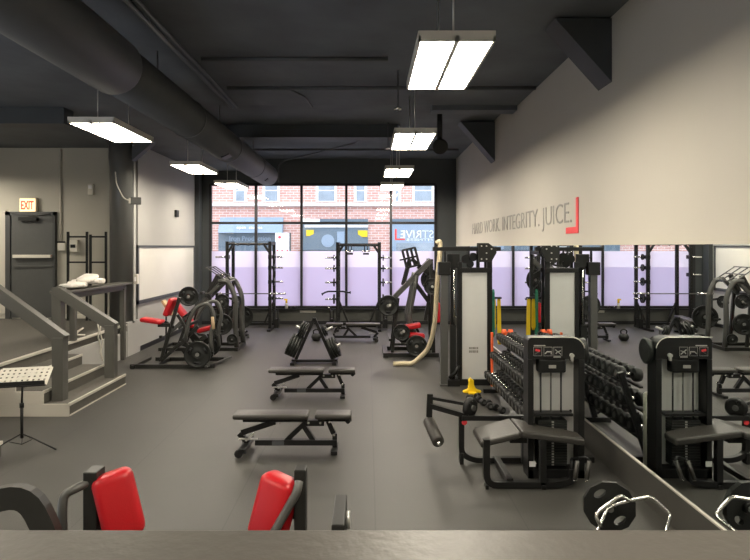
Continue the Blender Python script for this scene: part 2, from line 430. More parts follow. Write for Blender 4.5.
fb(391, 450, 219.5, 262, .1).build('shop_front', M['awnblue'], bd, off=B0)
fb(391, 450, 219, 221.5, .2).build('shop_cornice', M['awndark'], bd, off=B0)
fb(396, 448, 243, 260, .14).build('shop_window', M['extglass'], bd, off=B0)
ss = thing('street_sign', 'white notice board with red marks standing on the pavement', 'sign', (BX(286), YB - 1.2, -.15))
k = (YB - 1.2) / F
MB().bb(-.32, .32, -.03, .03, 2.15, 3.05).build('board', M['signwhite'], ss)
MB().bb(.33, .40, -.04, .04, 0, 3.05).build('post', M['grey_steel'], ss)
mk = MB().cyl((-.12, -.03, 2.85), (-.12, -.036, 2.85), .07, 16)
for x in (-.22, 0, .24): mk.cyl((x, -.03, 2.24), (x, -.036, 2.24), .045, 12)
mk.build('red_marks', M['redpaint'], ss)

# ================================================================ LIGHTS
def light_fixture(label, x, y0, L, z=3.85, group='hanging fluorescent fixtures', cables=True):
    t = thing('ceiling_light', label, 'light', (x, y0 + L / 2, z), 0, group); wd = .60
    MB().bb(-wd / 2, wd / 2, -L / 2, L / 2, .035, .075).bb(-wd / 2, -wd / 2 + .02, -L / 2, L / 2, -.005, .035).bb(wd / 2 - .02, wd / 2, -L / 2, L / 2, -.005, .035)\
        .bb(-wd / 2, wd / 2, -L / 2, -L / 2 + .02, -.005, .035).bb(-wd / 2, wd / 2, L / 2 - .02, L / 2, -.005, .035).bb(-.018, .018, -L / 2, L / 2, -.012, .035).build('housing', M['white'], t)
    for s in (-1, 1):
        MB().bb(s * .022, s * (wd / 2 - .022), -L / 2 + .03, L / 2 - .03, .0, .02).build('diffuser', M['lampglass'], t)
    zc = (4.67 if y0 < 10 else 4.81) if x > -3.2 else 4.455
    MB().cyl((0, -L / 2 + .2, .075), (0, -L / 2 + .2, zc - z), .008, 6).cyl((0, L / 2 - .2, .075), (0, L / 2 - .2, zc - z), .008, 6).build('hanger', M['silver'], t)
    return t
for i, (y0, lb) in enumerate([(4.51, 'largest bright twin-panel light, nearest, hanging top centre'), (8.18, 'second hanging twin-panel light of the centre row'),
                              (11.95, 'third hanging twin-panel light, far down the centre row'), (15.0, 'farthest light of the centre row, in front of the window')]):
    light_fixture(lb, .69 - .02 * i, y0, 1.4)
for i, (y0, lb) in enumerate([(3.7, 'light cut by the left picture edge near the ceiling'), (7.5, 'large slanting light hanging in front of the left column'),
                              (11.35, 'smaller light hanging beyond the column beside the left wall'), (14.6, 'farthest left-hand light, in front of the left window pane')]):
    light_fixture(lb, -3.57, y0, 1.4)

# unseen lamps, added to brighten the lookout, the near stairs and the landing
light_fixture('unseen hanging light added to brighten the lookout', .69, .6, 1.4)
light_fixture('unseen hanging light added to brighten the near stairs', -3.57, 0.0, 1.4)
light_fixture('unseen hanging light added to brighten the landing', -8.7, 10.6, 1.4)
light_fixture('unseen hanging light added to brighten the near landing', -7.6, 4.2, 1.4)
# ---------------------------------------------------------------- duct and services
d = thing('air_duct', 'big round dark duct running below the ceiling toward the window', 'duct', (-2.6, 15.2, 4.1))
MB().lathe([(0, .20), (.12, .27), (9.2, .27)], (0, 0, 0), (0, -1, 0), 32).build('pipe', M['duct'], d)
MB().lathe([(9.2, .28), (9.24, .295), (16, .295)], (0, 0, 0), (0, -1, 0), 32).build('wide_pipe', M['duct'], d)
for y in (-2, -4.4, -6.8): MB().lathe([(0, .278), (.04, .278)], (0, y, 0), (0, -1, 0), 32).build('collar', M['duct'], d)
MB().box((.15, -1.1, -.22), (.1, .16, .04), (0, -35, 0)).build('register', M['mullion'], d)
MB().box((.1, -4.9, -.245), (.15, .25, .04), (0, -25, 0)).build('register', M['mullion'], d)
for y in (-2, -5, -8, -11): MB().cyl((0, y, .2), (0, y, .71 if y > -5.3 else .57), .012, 6).build('hanger', M['grey_steel'], d)
pp = tag(MB().cyl((-2.32, 0, 4.62), (-2.32, 9.9, 4.62), .028, 8).cyl((-2.22, 0, 4.62), (-2.22, 9.9, 4.62), .018, 8).build('conduit', M['duct']), 'pair of thin pipes running beside the round duct', 'pipe')
for nm, lb, x0, x1, y, z, r in (('conduit', 'thin ceiling pipe crossing in front of the nearest light', -2.1, .25, 7.35, 4.62, .03), ('conduit', 'long thin ceiling pipe crossing from duct to right wall', -2.1, 2.5, 8.7, 4.62, .03),
                                ('conduit', 'far ceiling pipe just before the window wall', -3.1, 2.3, 14.8, 4.72, .03)):
    tag(MB().cyl((x0, y, z), (x1, y, z), r, 8).build(nm, M['duct']), lb, 'pipe')
tag(MB().tube([(-1.2, 8.8, 4.64), (-1.0, 9.3, 4.64), (-.95, 9.95, 4.64)], .015, fillet=.1).build('conduit', M['duct']), 'short bent cable pipe on the middle of the ceiling', 'pipe')
tag(MB().tube([(-2.55, 16.6, 4.1), (-2.55, 16.6, 4.6), (-2.35, 16.5, 4.7), (-.3, 14.0, 4.75), (-.2, 13.6, 4.75), (1.5, 13.6, 4.75)], .02, fillet=.1).build('conduit', M['duct']), 'long bent conduit above the window', 'pipe')
tag(MB().bb(-3.15, .62, 12.2, 12.4, 4.55, 4.815).bb(-3.15, .62, 12.12, 12.48, 4.53, 4.56).build('ceiling_beam', M['dark']), 'dark steel beam crossing the ceiling in front of the window', 'beam')
tag(MB().bb(-10.9, -4.8, 9.2, 9.5, 4.2, 4.455).build('ceiling_beam', M['dark']), 'dark beam above the landing, left of the column', 'beam')
tag(MB().bb(1.1, 2.56, 10.0, 10.3, 4.60, 4.815).build('ceiling_beam', M['ceil']), 'short dark beam meeting the right wall between the brackets', 'beam')
sp = thing('ceiling_speaker', 'round black speaker hanging beside the second light', 'speaker', (1.28, 10.4, 4.0))
MB().cyl((0, 0, .12), (0, 0, .81), .05, 10).build('stem', M['black'], sp)
MB().lathe([(-.08, .05), (-.06, .11), (.08, .14), (.1, .12)], (0, 0, .05), (0, -1, -.3), 20).build('body', M['black'], sp)
for i, (x, y, z) in enumerate(((398 , 109, 8.0), (388, 148, 12))):
    q = W(x, y, z); o = thing('sprinkler_head', ['small chrome sprinkler head left of the second light', 'small chrome sprinkler head left of the third light'][i], 'sprinkler', q)
    MB().cyl((0, 0, 0), (0, 0, (4.67 if z < 10 else 4.81) - q.z), .012, 6).build('pipe', M['duct'], o)
    MB().cyl((0, 0, -.02), (0, 0, .02), .05, 10).build('rosette', M['chrome'], o)

# ================================================================ LANDING SIDE
struct('trim_11', MB().bb(-10.9, -8.05, 12.94, 12.999, ZP + .1, 3.05), M['wallw'])
# exit door in the taupe wall
dr = struct('door_1', MB().bb(-7.92, -6.98, 12.93, 12.97, ZP + .02, 2.95), M['door'], .003)
def Y13(x): return (x - CX) * 13 / F
MB().bb(-8.03, -7.92, 12.9, 13.0, ZP + .001, 3.03).bb(-6.98, -6.93, 12.9, 13.0, ZP + .001, 3.03).bb(-8.03, -6.93, 12.9, 13.0, 2.95, 3.03).build('door_frame', M['doorframe'], dr)
pb = MB().bb(-7.83, -6.99, 12.84, 12.9, 2.01, 2.08).build('push_bar', M['white'], dr)
MB().bb(-7.83, -6.99, 12.90, 12.93, 1.80, 1.84).build('lower_rail', M['grey_steel'], dr)
MB().bb(-7.7, -7.30, 12.83, 12.93, 2.83, 2.91).tube([(-7.5, 12.86, 2.91), (-7.15, 12.75, 2.94), (-7.03, 12.9, 2.98)], .012).build('door_closer', M['black'], dr)
ex = thing('exit_sign', 'lit EXIT sign with red letters above the grey door', 'sign', (Y13(28)+.05, 12.9, 3.17))
MB().bb(-.19, .19, 0, .09, -.15, .17).build('case', M['caseivory'], ex, .006)
MB().bb(-.17, .17, -.008, .001, -.13, .15).build('face', M['exitface'], ex)
text('letters', 'EXIT', M['exitred'], .19 / .72, frame4((-.14, -.012, -.085), (1, 0, 0), (0, 0, 1)), ex, .004, width=.28, bold=.006)
def wallbox(name, lb, cat, x0, x1, y0, y1, m, d=12.96, t=.06, extra=None):
    a = W(x0, y1, d); b = W(x1, y0, d)
    o = thing(name, lb, cat, ((a.x + b.x) / 2, d, (a.z + b.z) / 2)); hw, hz = (b.x - a.x) / 2, (b.z - a.z) / 2
    MB().bb(-hw, hw, -t, .04, -hz, hz).build('case', m, o, .008)
    if extra: MB().bb(-hw * extra[0], hw * extra[0], -t - .012, -t + .002, hz * extra[1], hz * extra[2]).build(extra[3], M[extra[4]], o, .002)
    return o
wallbox('thermostat', 'cream thermostat box on the wall right of the exit door', 'thermostat', 59, 66.5, 242, 250.5, M['white'], extra=(1.05, .8, 1.15, 'top_cap', 'black'))
wallbox('alarm_box', 'white wall box with small dark display right of the thermostat', 'alarm box', 70, 78.5, 240, 252, M['white'], extra=(.55, -.3, .25, 'display', 'black'))
wallbox('motion_sensor', 'small white sensor high on the wall beside the column', 'sensor', 89, 94, 184, 195, M['white'], extra=(.7, .1, .7, 'lens', 'signwhite'))
wallbox('wall_switch', 'white switch box on the left wall end beside the whiteboard', 'switch', 134.5, 138.5, 274, 284, M['white'], d=11.95, extra=(.4, -.4, .4, 'toggle', 'signwhite'))
tag(MB().cyl(W(60.5, 149.5, 12.97), W(60.5, 241, 12.97), .022, 8).build('wall_conduit', M['white']), 'thin vertical conduit above the thermostat', 'pipe')
sk = thing('column_speaker', 'small white speaker fixed to the column with a cable', 'speaker', W(136, 201, 11.8))
MB().box((0, 0, 0), (.2, .14, .14), (0, 0, 20)).build('case', M['grey_steel'], sk, .01)
MB().box((-.03, -.078, 0), (.16, .01, .11), (0, 0, 20)).build('grille', M['white'], sk)
MB().tube([(-.1, 0, 0), (-.25, 0, .05), (-.4, .0, .35), (-.46, .1, .6)], .012, fillet=.1).build('cable', M['white'], sk)
# coat rail frame
cr = thing('garment_rack', 'tall thin black double rack frame standing before the landing wall', 'rack', (-6.1, 12.6, ZP))
def cw(x): return (x - CX) * 12.6 / F + 6.1
c = MB()
for x in (68, 87, 90.5, 106): c.bb(cw(x) - .022, cw(x) + .022, -.02, .02, .001, 2.52 - ZP + (.06 if x != 90.5 else 0))
for z in (2.47, 1.92): c.bb(cw(68), cw(87), -.015, .015, z - ZP - .018, z - ZP + .018).bb(cw(90.5), cw(106), -.015, .015, z - ZP - .018, z - ZP + .018)
c.build('frame', M['black'], cr)
# whiteboard on left wall
wb = thing('whiteboard', 'large wall whiteboard in grey frame on the left wall', 'whiteboard', (XL, 14.5, 1.67))
MB().bb(.001, .02, -1.98, 1.98, -.58, .58).build('board', M['boardwhite'], wb)
MB().bb(0, .04, -2.05, 2.05, -.65, -.57).bb(0, .04, -2.05, 2.05, .57, .62).bb(0, .04, -2.05, -1.98, -.65, .62).bb(0, .04, 1.98, 2.05, -.65, .62).build('board_frame', M['duct'], wb)
tag(MB().bb(XL + .001, XL + .06, 14.9, 15.1, 3.02, 3.2).build('wall_speaker', M['black'], None, .01), 'small black box high on the left wall above the whiteboard', 'speaker')

# railings
def hand_rail(name, label, posts, rails, group='painted stair railings'):
    t = thing(name, label, 'railing', (posts[0][0], posts[0][1], 0), 0, group); o = Vector((posts[0][0], posts[0][1], 0))
    for (x, y, z0, z1, wd) in posts: MB().bb(x - wd / 2, x + wd / 2, y - wd / 2, y + wd / 2, z0 + .001, z1).build('post', M['rail'], t, .004, off=o)
    for a, b, wd, h in rails: MB().beam(a, b, wd, h).build('top_rail', M['rail'], t, .004, off=o)
    return t
hand_rail('stair_railing', 'near sloping painted handrail of the left stairs, behind the music stand', [(-4.2, 7.95, .165, 1.02, .15)], [((-4.14, 7.95, .98), (-5.25, 7.95, 1.78), .13, .16)])
hand_rail('stair_railing', 'far sloping painted handrail at the top post of the left stairs', [(-4.12, 9.35, .165, 1.0, .15), (-4.99, 9.40, ZP, 1.60, .15)], [((-4.06, 9.35, .96), (-5.02, 9.38, 1.56), .13, .16)])
hand_rail('landing_railing', 'level railing along the landing edge carrying the white towel', [(-4.98, 9.85, ZP, 1.42, .09), (-4.9, 11.65, 0, 1.42, .09)],
          [((-4.98, 9.5, 1.44), (-4.92, 11.75, 1.44), .10, .10), ((-5.0, 9.45, 1.515), (-4.95, 11.95, 1.515), .34, .04)])
# towel
tw = MB()
for k_ in range(7):
    tw.rbox((-5.0 + random.uniform(-.06, .06), 9.85 + .15 * k_ * .9, 1.585 + random.uniform(0, .07)), (.30 + random.uniform(-.05, .05), .24, .07 + random.uniform(0, .04)), (random.uniform(-8, 8), random.uniform(-8, 8), random.uniform(-30, 30)), .03, 2)
tw.rbox((-5.0, 10.4, 1.69), (.26, .7, .10), (4, 3, 15), .045, 2)
tag(tw.build('towel', M['towel']), 'crumpled white towel lying on the landing railing', 'towel')
tag(MB().tube([W(97, 320, 10.6), W(99, 330, 10.6), W(98, 337, 10.6), W(101, 347, 10.6), W(100, 352, 10.6), W(103, 361, 10.6)], .014).tube([W(101, 323, 10.6), W(100, 332, 10.6), W(103, 342, 10.6), W(101, 352, 10.6), W(103, 360, 10.6)], .010).build('cable', M['white']), 'white looped cable hanging over the landing edge by the far post', 'cable')
tag(MB().tube([(-5.2, 10.2, ZP + .20), (-5.15, 10.3, ZP + .02), (-5.3, 10.6, ZP + .03), (-5.1, 10.5, ZP + .15), (-5.2, 10.25, ZP + .05), (-5.05, 10.4, ZP + .02)], .015, fillet=.1).build('cable_coil', M['white']), 'white coiled cable on the landing floor behind the railing', 'cable')

# music stand
ms = thing('music_stand', 'black music stand with perforated desk at lower left', 'music stand', (-3.86, 6.5, 0))
def perforated():
    m = MB(); Q = Euler((R(24), 0, R(16))).to_matrix(); c = Vector((.02, .0, .80)); nx, ny = 9, 5; wd, hd = .50, .33; bx_, by_ = wd / nx, hd / ny
    def q(x, y, z=0): return c + Q @ Vector((x, y, z))
    for i in range(nx + 1):
        x = -wd / 2 + i * bx_; m._hexa([q(x - .017, -hd / 2, 0), q(x + .017, -hd / 2, 0), q(x + .017, hd / 2, 0), q(x - .017, hd / 2, 0), q(x - .017, -hd / 2, .003), q(x + .017, -hd / 2, .003), q(x + .017, hd / 2, .003), q(x - .017, hd / 2, .003)])
    for j in range(ny + 1):
        y = -hd / 2 + j * by_; m._hexa([q(-wd / 2, y - .019, .001), q(wd / 2, y - .019, .001), q(wd / 2, y + .019, .001), q(-wd / 2, y + .019, .001), q(-wd / 2, y - .019, .004), q(wd / 2, y - .019, .004), q(wd / 2, y + .019, .004), q(-wd / 2, y + .019, .004)])
    return m, q, wd, hd
m_, q_, wd, hd = perforated()
m_.build('desk', M['nose'], ms)
MB()._hexa and None
lip = MB(); A_, B_ = q_(-wd / 2 - .01, -hd / 2, .0), q_(wd / 2 + .01, -hd / 2, .0)
lip.beam(A_, B_, .05, .012); C_, D_ = q_(-wd / 2, -hd / 2, .03), q_(wd / 2, -hd / 2, .03); lip.beam(C_, D_, .006, .05)
lip.build('lip', M['black'], ms)
MB().cyl((0, 0, .12), (0, 0, .50), .016, 10).cyl((0, 0, .48), (0.01, 0, .79), .011, 10).lathe([(0, .024), (.05, .024)], (0, 0, .46), (0, 0, 1), 12).build('pole', M['black'], ms)
for a in (-8, 118, 232):
    e = Vector((math.cos(R(a)) * .42, math.sin(R(a)) * .42, .012))
    MB().tube([(0, 0, .17), (e.x * .35, e.y * .35, .12), e], .009).beam((e.x * .3, e.y * .3, .11), (0, 0, .05), .008).build('leg', M['black'], ms)

# ================================================================ GUARD RAIL in front of the camera
gr = thing('guard_rail', 'wide grey-brown painted rail across the bottom foreground', 'railing', (0, 1.04, 0))
MB().bb(-2.6, 2.3, -.14, .06, 1.64, 1.718).build('top_rail', M['guard'], gr, .006)
MB().bb(-2.6, 2.3, -.06, .0, 1.45, 1.638).build('lower_rail', M['guard'], gr, .004)
for x in (-2.4, 2.2): MB().bb(x - .06, x + .06, -.10, .02, .0, 1.45).build('post', M['guard'], gr, .004)

# ================================================================ WEIGHT PLATES
def make_plate(r=.225, t=.05, name='weight_plate', label='', grips=3):
    p = thing(name, label, 'weight plate', (0, 0, 0)); m = MB(); n = 40
    m.lathe([(-t / 2, r * .9), (-t / 2, r), (t / 2, r), (t / 2, r * .92), (t * .28, r * .86), (t * .28, r * .42), (t / 2, r * .34), (t / 2, r * .15), (-t / 2, r * .15), (-t / 2, r * .34), (-t * .28, r * .42), (-t * .28, r * .86), (-t / 2, r * .9)][0:11], (0, 0, 0), (0, -1, 0), n)
    m.build('disc', M['plate'], p)
    if grips:
        g = MB()
        for k in range(grips):
            a = 2 * math.pi * k / grips + .5; c = Vector((math.cos(a), 0, math.sin(a))) * r * .64; tn = Vector((-math.sin(a), 0, math.cos(a)))
            g.tube([c - tn * r * .22 + Vector((0, -t * .3, 0)), c + tn * r * .22 + Vector((0, -t * .3, 0))], r * .1, 10)
        g.build('grip_recess', M['mullion'], p)
    MB().lathe([(-t * .55, r * .15), (t * .6, r * .15), (t * .6, r * .07), (-t * .55, r * .07)][:2], (0, 0, 0), (0, -1, 0), 16).build('hub', M['hub'], p)
    return p
BIG = make_plate(); MID = make_plate(.17, .04, grips=3); SMALL = make_plate(.10, .035, grips=0)
USED = set()
def plate(src, label, loc, rot=(0, 0, 0), group='weight plates on the machines', s=1):
    r = tuple(R(a) for a in rot)
    if id(src) not in USED:
        USED.add(id(src)); o = src; o.location = loc; o.rotation_euler = r; o['label'] = label; o['group'] = group
    else: o = copy_tree(src, label, loc, None, group, r)
    o.scale = (s, s, s); return o

# ================================================================ POWER RACKS
def power_rack(label, x0, x1, y0, y1, zt, wavy, pegs):
    t = thing('power_rack', label, 'power rack', ((x0 + x1) / 2, y0, 0), 0, 'power racks at the window'); o = Vector(((x0 + x1) / 2, y0, 0))
    for x in (x0, x1):
        for y in (y0, y1):
            MB().bb(x - .04, x + .04, y - .04, y + .04, .001, zt).build('upright', M['black'], t, .004, off=o)
            h = MB()
            z = .35
            while z < zt - .1: h.cyl((x, y - .0405, z), (x, y - .044, z), .014, 8); z += .09
            h.build('hole_row', M['silver'] if False else M['mullion'], t, 0, off=o)
        MB().bb(x - .045, x + .045, y0 - .25, y1 + .05, .001, .06).build('foot_beam', M['black'], t, .004, off=o)
        MB().bb(x - .035, x + .035, y0, y1, zt - .09, zt - .02).build('side_beam', M['black'], t, .004, off=o)
        sg = 1 if x == x0 else -1
        MB().beam((x, y0, zt - .32), (x + sg * .16, y0, zt - .08), .06, .05, (0, 1, 0)).build('corner_brace', M['black'], t, off=o)
        MB().beam((x, y1, .75), (x + sg * .28, y1, .08), .05, .05, (0, 1, 0)).build('low_brace', M['black'], t, off=o)
    n = 25; P = [(x0 + (x1 - x0) * k / (n - 1), y0, zt - .09 + (.03 * abs(math.sin(k * math.pi / 6)) if wavy else 0)) for k in range(n)]
    MB().tube(P, .026, 8).build('pull_up_bar', M['black'], t, off=o)
    MB().bb(x0, x1, y1 - .04, y1 + .04, .05, .13).bb(x0, x1, y1 - .03, y1 + .03, zt - .1, zt - .03).build('cross_beam', M['black'], t, .004, off=o)
    for sg, zs in pegs:
        x = x0 if sg < 0 else x1
        for z in zs:
            MB().cyl((x + sg * .03, y0 + .1, z), (x + sg * .34, y0 + .1, z), .024, 10).build('plate_peg', M['chrome'], t, off=o)
            MB().bb(x - .045, x + .045, y0 - .05, y0 + .15, z - .05, z + .05).build('peg_bracket', M['black'], t, .004, off=o)
        MB().bb(x + sg * .10, x + sg * .22, y0 + .05, y0 + .25, .06, .30).cyl((x + sg * .12, y0 + .1, .05), (x + sg * .12, y0 + .1, .55), .02, 8).cyl((x + sg * .2, y0 + .1, .05), (x + sg * .2, y0 + .1, .55), .02, 8).build('bar_holder', M['black'], t, .004, off=o)
    return t
YR = 15.7
power_rack('left black power rack with wavy pull-up bar in front of the window', -3.79, -2.64, YR, YR + .7, 2.40, True, [(1, (1.98, 1.69, 1.31, .86)), (-1, (1.98, 1.5))])
rk2 = power_rack('right black power rack with straight top bar in front of the window', -.82, .31, YR, YR + .7, 2.38, False, [(-1, (1.96, 1.67, 1.29, .84)), (1, (1.96, 1.67, 1.29, .84))])
for sgn, x, zs, nm in ((1, -2.64, (1.98, 1.69, 1.31, .86), 'right side of the left rack'), (-1, -.82, (1.96, 1.67, 1.29, .84), 'left side of the right rack'), (1, .31, (1.96, 1.67, 1.29, .84), 'right side of the right rack')):
    for k, z in enumerate(zs):
        plate(SMALL, 'small black plate on the %s peg of the %s' % (['top', 'second', 'third', 'lowest'][k], nm), (x + sgn * .10, YR + .1, z), (0, 0, 90), 'small plates on the rack pegs', [.8, .95, 1.1, 1.3][k])
for x in (331.5 + 20, 331.5 + 38):
    pass
for k, px in enumerate((350, 366)):
    q = W(px, 251, YR - .06); g = thing('hanging_grip', ['left black grip hanging under the right rack bar', 'right black grip hanging under the right rack bar'][k], 'grip', q, 0, 'grips under the rack bar')
    MB().tube([(-.04, 0, .0), (-.04, 0, .16), (.04, 0, .16), (.04, 0, .0)], .014).build('loop', M['black'], g)
    MB().cyl((-.1, 0, -.01), (.1, 0, -.01), .02, 8).build('handle', M['chrome'], g); MB().bb(-.08, .08, -.02, .02, -.10, -.05).build('block', M['black'], g, .005)
def barbell(name, label, x0, x1, y, z, sl=.42):
    t = thing(name, label, 'barbell', ((x0 + x1) / 2, y, z)); L = (x1 - x0) / 2
    MB().cyl((-L, 0, 0), (L, 0, 0), .015, 10).build('shaft', M['grey_steel'], t)
    for s in (-1, 1): MB().cyl((s * (L - sl), 0, 0), (s * L, 0, 0), .026, 12).cyl((s * (L - sl), 0, 0), (s * (L - sl + .02), 0, 0), .04, 12).build('sleeve', M['chrome'], t)
    return t
barbell('barbell', 'long barbell with chrome sleeves across the left power rack', -4.35, -2.2, YR - .08, 1.0)
o = thing('curl_bar', 'short black bent bar resting on the left post of the right rack', 'barbell', (-.86, YR - .08, 1.03))
MB().tube([(-.36, 0, -.04), (-.3, 0, 0), (-.2, 0, .03), (0, 0, .03), (.2, 0, .03), (.3, 0, 0), (.38, 0, -.0)], .022, fillet=.03).lathe([(0, .035), (.03, .035)], (-.38, 0, -.05), (1, 0, .4), 10).lathe([(0, .035), (.03, .035)], (.37, 0, 0), (1, 0, 0), 10).build('bar', M['black'], o)

# ================================================================ BENCHES
def make_bench():
    """adjustable bench, 1.32 m long along x, back pad toward -x"""
    t = thing('adjustable_bench', '', 'bench', (0, 0, 0), 0, 'flat adjustable benches')
    MB().rbox((-.24, 0, .405), (.82, .24, .055), None, .02).build('back_pad', M['pad'], t)
    MB().rbox((.44, 0, .405), (.40, .22, .055), None, .02).build('seat_pad', M['pad'], t)
    MB().bb(-.55, .16, -.05, .05, .335, .384).bb(.14, .34, -.045, .045, .29, .35).build('back_frame', M['black'], t, .006)
    MB().bb(.27, .64, -.045, .045, .34, .384).cyl((.6, -.07, .35), (.6, .07, .35), .028, 10).build('seat_frame', M['black'], t, .006)
    MB().bb(-.42, .48, -.04, .04, .075, .135).build('base_beam', M['black'], t, .005)
    MB().bb(-.23, -.10, -.0425, -.0405, .08, .13).build('sticker', M['duct'], t)
    MB().beam((-.08, 0, .12), (.14, 0, .33), .05, .05, (0, 1, 0)).beam((.1, 0, .30), (.22, 0, .12), .05, .05, (0, 1, 0)).build('support', M['black'], t)
    MB().beam((-.20, 0, .33), (-.57, 0, .21), .06, .045, (0, 1, 0)).beam((-.6, 0, .2), (-.5, 0, .1), .05, .05, (0, 1, 0)).build('ladder_strut', M['black'], t)
    MB().beam((.38, 0, .34), (.44, 0, .2), .05, .045, (0, 1, 0)).beam((.455, 0, .2), (.455, 0, .03), .05, .05, (0, 1, 0)).build('front_leg', M['black'], t)
    MB().bb(.42, .49, -.16, .16, .012, .05).build('front_foot', M['black'], t, .005)
    MB().bb(-.56, -.48, -.22, .22, .05, .10).build('rear_foot', M['black'], t, .005)
    MB().beam((-.58, -.1, .17), (-.38, -.1, .17), .03, .012).beam((-.5, -.14, .16), (-.42, -.06, .22), .02, .012).build('handle', M['silver'], t)
    for s in (-1, 1):
        MB().lathe([(-.02, .035), (-.015, .045), (.015, .045), (.02, .035)], (-.56, s * .20, .046), (0, 1, 0), 16).build('wheel', M['rubber'], t)
        b = MB()
        for x, z in ((-.14, .33), (.17, .33), (.30, .33), (.40, .34), (.45, .2)): b.cyl((x, s * .05, z), (x, s * .062, z), .014, 10)
        b.build('bolt', M['chrome'], t)
    return t
bn = make_bench(); bn.location = (-.82, 6.42, 0); bn['label'] = 'nearest flat black bench on the gym floor'
copy_tree(bn, 'second flat black bench, just behind the nearest one', (-.83, 8.75, 0))
copy_tree(bn, 'far flat bench standing inside the right power rack', (-.36, 13.95, 0), 180)
copy_tree(bn, 'flat bench with pale sheen behind the left plate machines', (-3.25, 14.9, 0), 100)

# ================================================================ PLATE TREE
pt = thing('plate_tree', 'A-shaped plate rack on the floor behind the two benches', 'plate rack', (-1.02, 11.3, 0))
MB().beam((-.38, 0, .06), (-.02, 0, .87), .055, .05, (0, 1, 0)).beam((.34, 0, .06), (-.02, 0, .87), .055, .05, (0, 1, 0)).build('frame', M['black'], pt)
MB().bb(-.46, .42, -.04, .04, .02, .075).bb(-.46, -.38, -.25, .25, .001, .05).bb(.34, .42, -.25, .25, .001, .05).build('base', M['black'], pt, .005)
aL = math.atan2(.81, .36); nL = Vector((-math.sin(aL), 0, math.cos(aL))); nR = Vector((math.sin(aL), 0, math.cos(aL)))
def pegtree(px, pz, s, y, dirn, k):
    n = (nL if s < 0 else nR)
    MB().cyl((px, 0, pz), Vector((px, 0, pz)) + n * .26, .024, 10).build('peg', M['silver'], pt)
for (f, s, sc_, cnt, lb) in ((.28, -1, 1.0, 4, 'low left peg'), (.68, -1, .68, 3, 'high left peg'), (.25, 1, .92, 3, 'low right peg'), (.66, 1, .5, 2, 'high right peg')):
    bx = (-.38 + .36 * f) if s < 0 else (.34 - .36 * f); bz = .06 + .81 * f; n = nL if s < 0 else nR
    pegtree(bx, bz, s, 0, n, 0)
    for k in range(cnt):
        c = Vector((-1.02 + bx, 11.3, bz)) + n * (.062 + .054 * k * sc_ ** .3)
        ang = math.degrees(math.atan2(n.z, n.x))
        oo = plate(BIG, '%s black plate on the %s of the A-shaped plate rack' % (['innermost', 'second', 'third', 'outermost'][k if k < cnt - 1 else 3], lb), c, (0, 0, 0), 'plates on the %s' % lb, sc_)
        oo.rotation_euler = Vector((0, -1, 0)).rotation_difference(n).to_euler()
kb = thing('kettlebell', 'black kettlebell on the floor behind the plate rack', 'kettlebell', (-1.24, 14.0, 0))
MB().lathe([(.001, .07), (.03, .10), (.09, .125), (.15, .10), (.18, .05)], (0, 0, 0), (0, 0, 1), 20).build('bell', M['rubber'], kb)
MB().tube([(-.06, 0, .15), (-.08, 0, .24), (0, 0, .28), (.08, 0, .24), (.06, 0, .15)], .016, 8, .03).build('handle', M['rubber'], kb)
# strip on the low wall
tag(MB().bb(W(300, 0, 17).x, W(316, 0, 17).x, YF - .028, YF - .021, W(0, 312.5, 17).z, W(0, 310.3, 17).z).build('label_strip', M['white']), 'thin pale strip stuck on the low wall under the window', 'label')
bt = thing('spray_bottle', 'yellow and white spray bottle on the window sill', 'bottle', W(286.5, 0, YF - .09) * Vector((1, 1, 0)) if False else (W(286.5, 0, YF - .09).x, YF - .09, wz0 - .035))
MB().lathe([(0, .045), (.12, .045), (.16, .02)], (0, 0, 0), (0, 0, 1), 12).build('bottle', M['white'], bt)
MB().lathe([(.161, .03), (.27, .03)], (0, 0, 0), (0, 0, 1), 10).bb(-.07, .03, -.02, .02, .24, .28).build('spray_head', M['yellow'], bt)
for k, px in enumerate((291, 295.5, 329)):
    q = W(px, 0, YF - .09); o = thing('hand_weight', ['small black weight on the sill beside the spray bottle', 'second small black weight on the sill, further right of the bottle', 'small black weight on the sill left of the right rack'][k], 'weight', (q.x, YF - .09, wz0 + .005))
    MB().cyl((-.05, 0, 0), (.05, 0, 0), .012, 8).build('handle', M['chrome'], o)
    for s in (-1, 1): MB().cyl((s * .03, 0, 0), (s * .065, 0, 0), .038, 10).build('head', M['rubber'], o)

# ================================================================ SELECTORISED LEG CURL
lc = thing('leg_curl_machine', 'black lying leg curl machine with grey weight tower before the mirror', 'exercise machine', (1.55, 5.7, 0)); O = Vector((1.55, 5.7, 0))
X0, X1, YT = 1.555, 2.105, 5.68; ZT = 1.37
def arc(cx, cz, r, a0, a1, n=8): return [(cx + r * math.cos(R(a0 + (a1 - a0) * k / n)), cz + r * math.sin(R(a0 + (a1 - a0) * k / n))) for k in range(n + 1)]
m = MB()
m.prism([(X0, 1.16), (X1, 1.16)] + arc(X1 - .13, ZT - .13, .13, 0, 90) + arc(X0 + .04, ZT - .04, .04, 90, 180), 'y', YT - .02, YT + .16)
m.bb(X0, X0 + .055, YT - .02, YT + .16, .001, 1.16).bb(X1 - .06, X1, YT - .02, YT + .16, .001, 1.16)
m.bb(X0, X1, YT - .02, YT + .16, .001, .09)
m.build('tower', M['black'], lc, .006, off=O)
MB().tube([(X0 + .0, YT - .02, ZT + .004), (X1 - .13, YT - .02, ZT + .004)] + [(a, YT - .02, b) for a, b in arc(X1 - .13, ZT - .126, .13, 90, 10)], .005, 6).build('edge_trim', M['nose'], lc, off=O)
MB().bb(X0 + .055, X1 - .06, YT + .125, YT + .14, .09, 1.16).build('shroud', M['panelw'], lc, off=O)
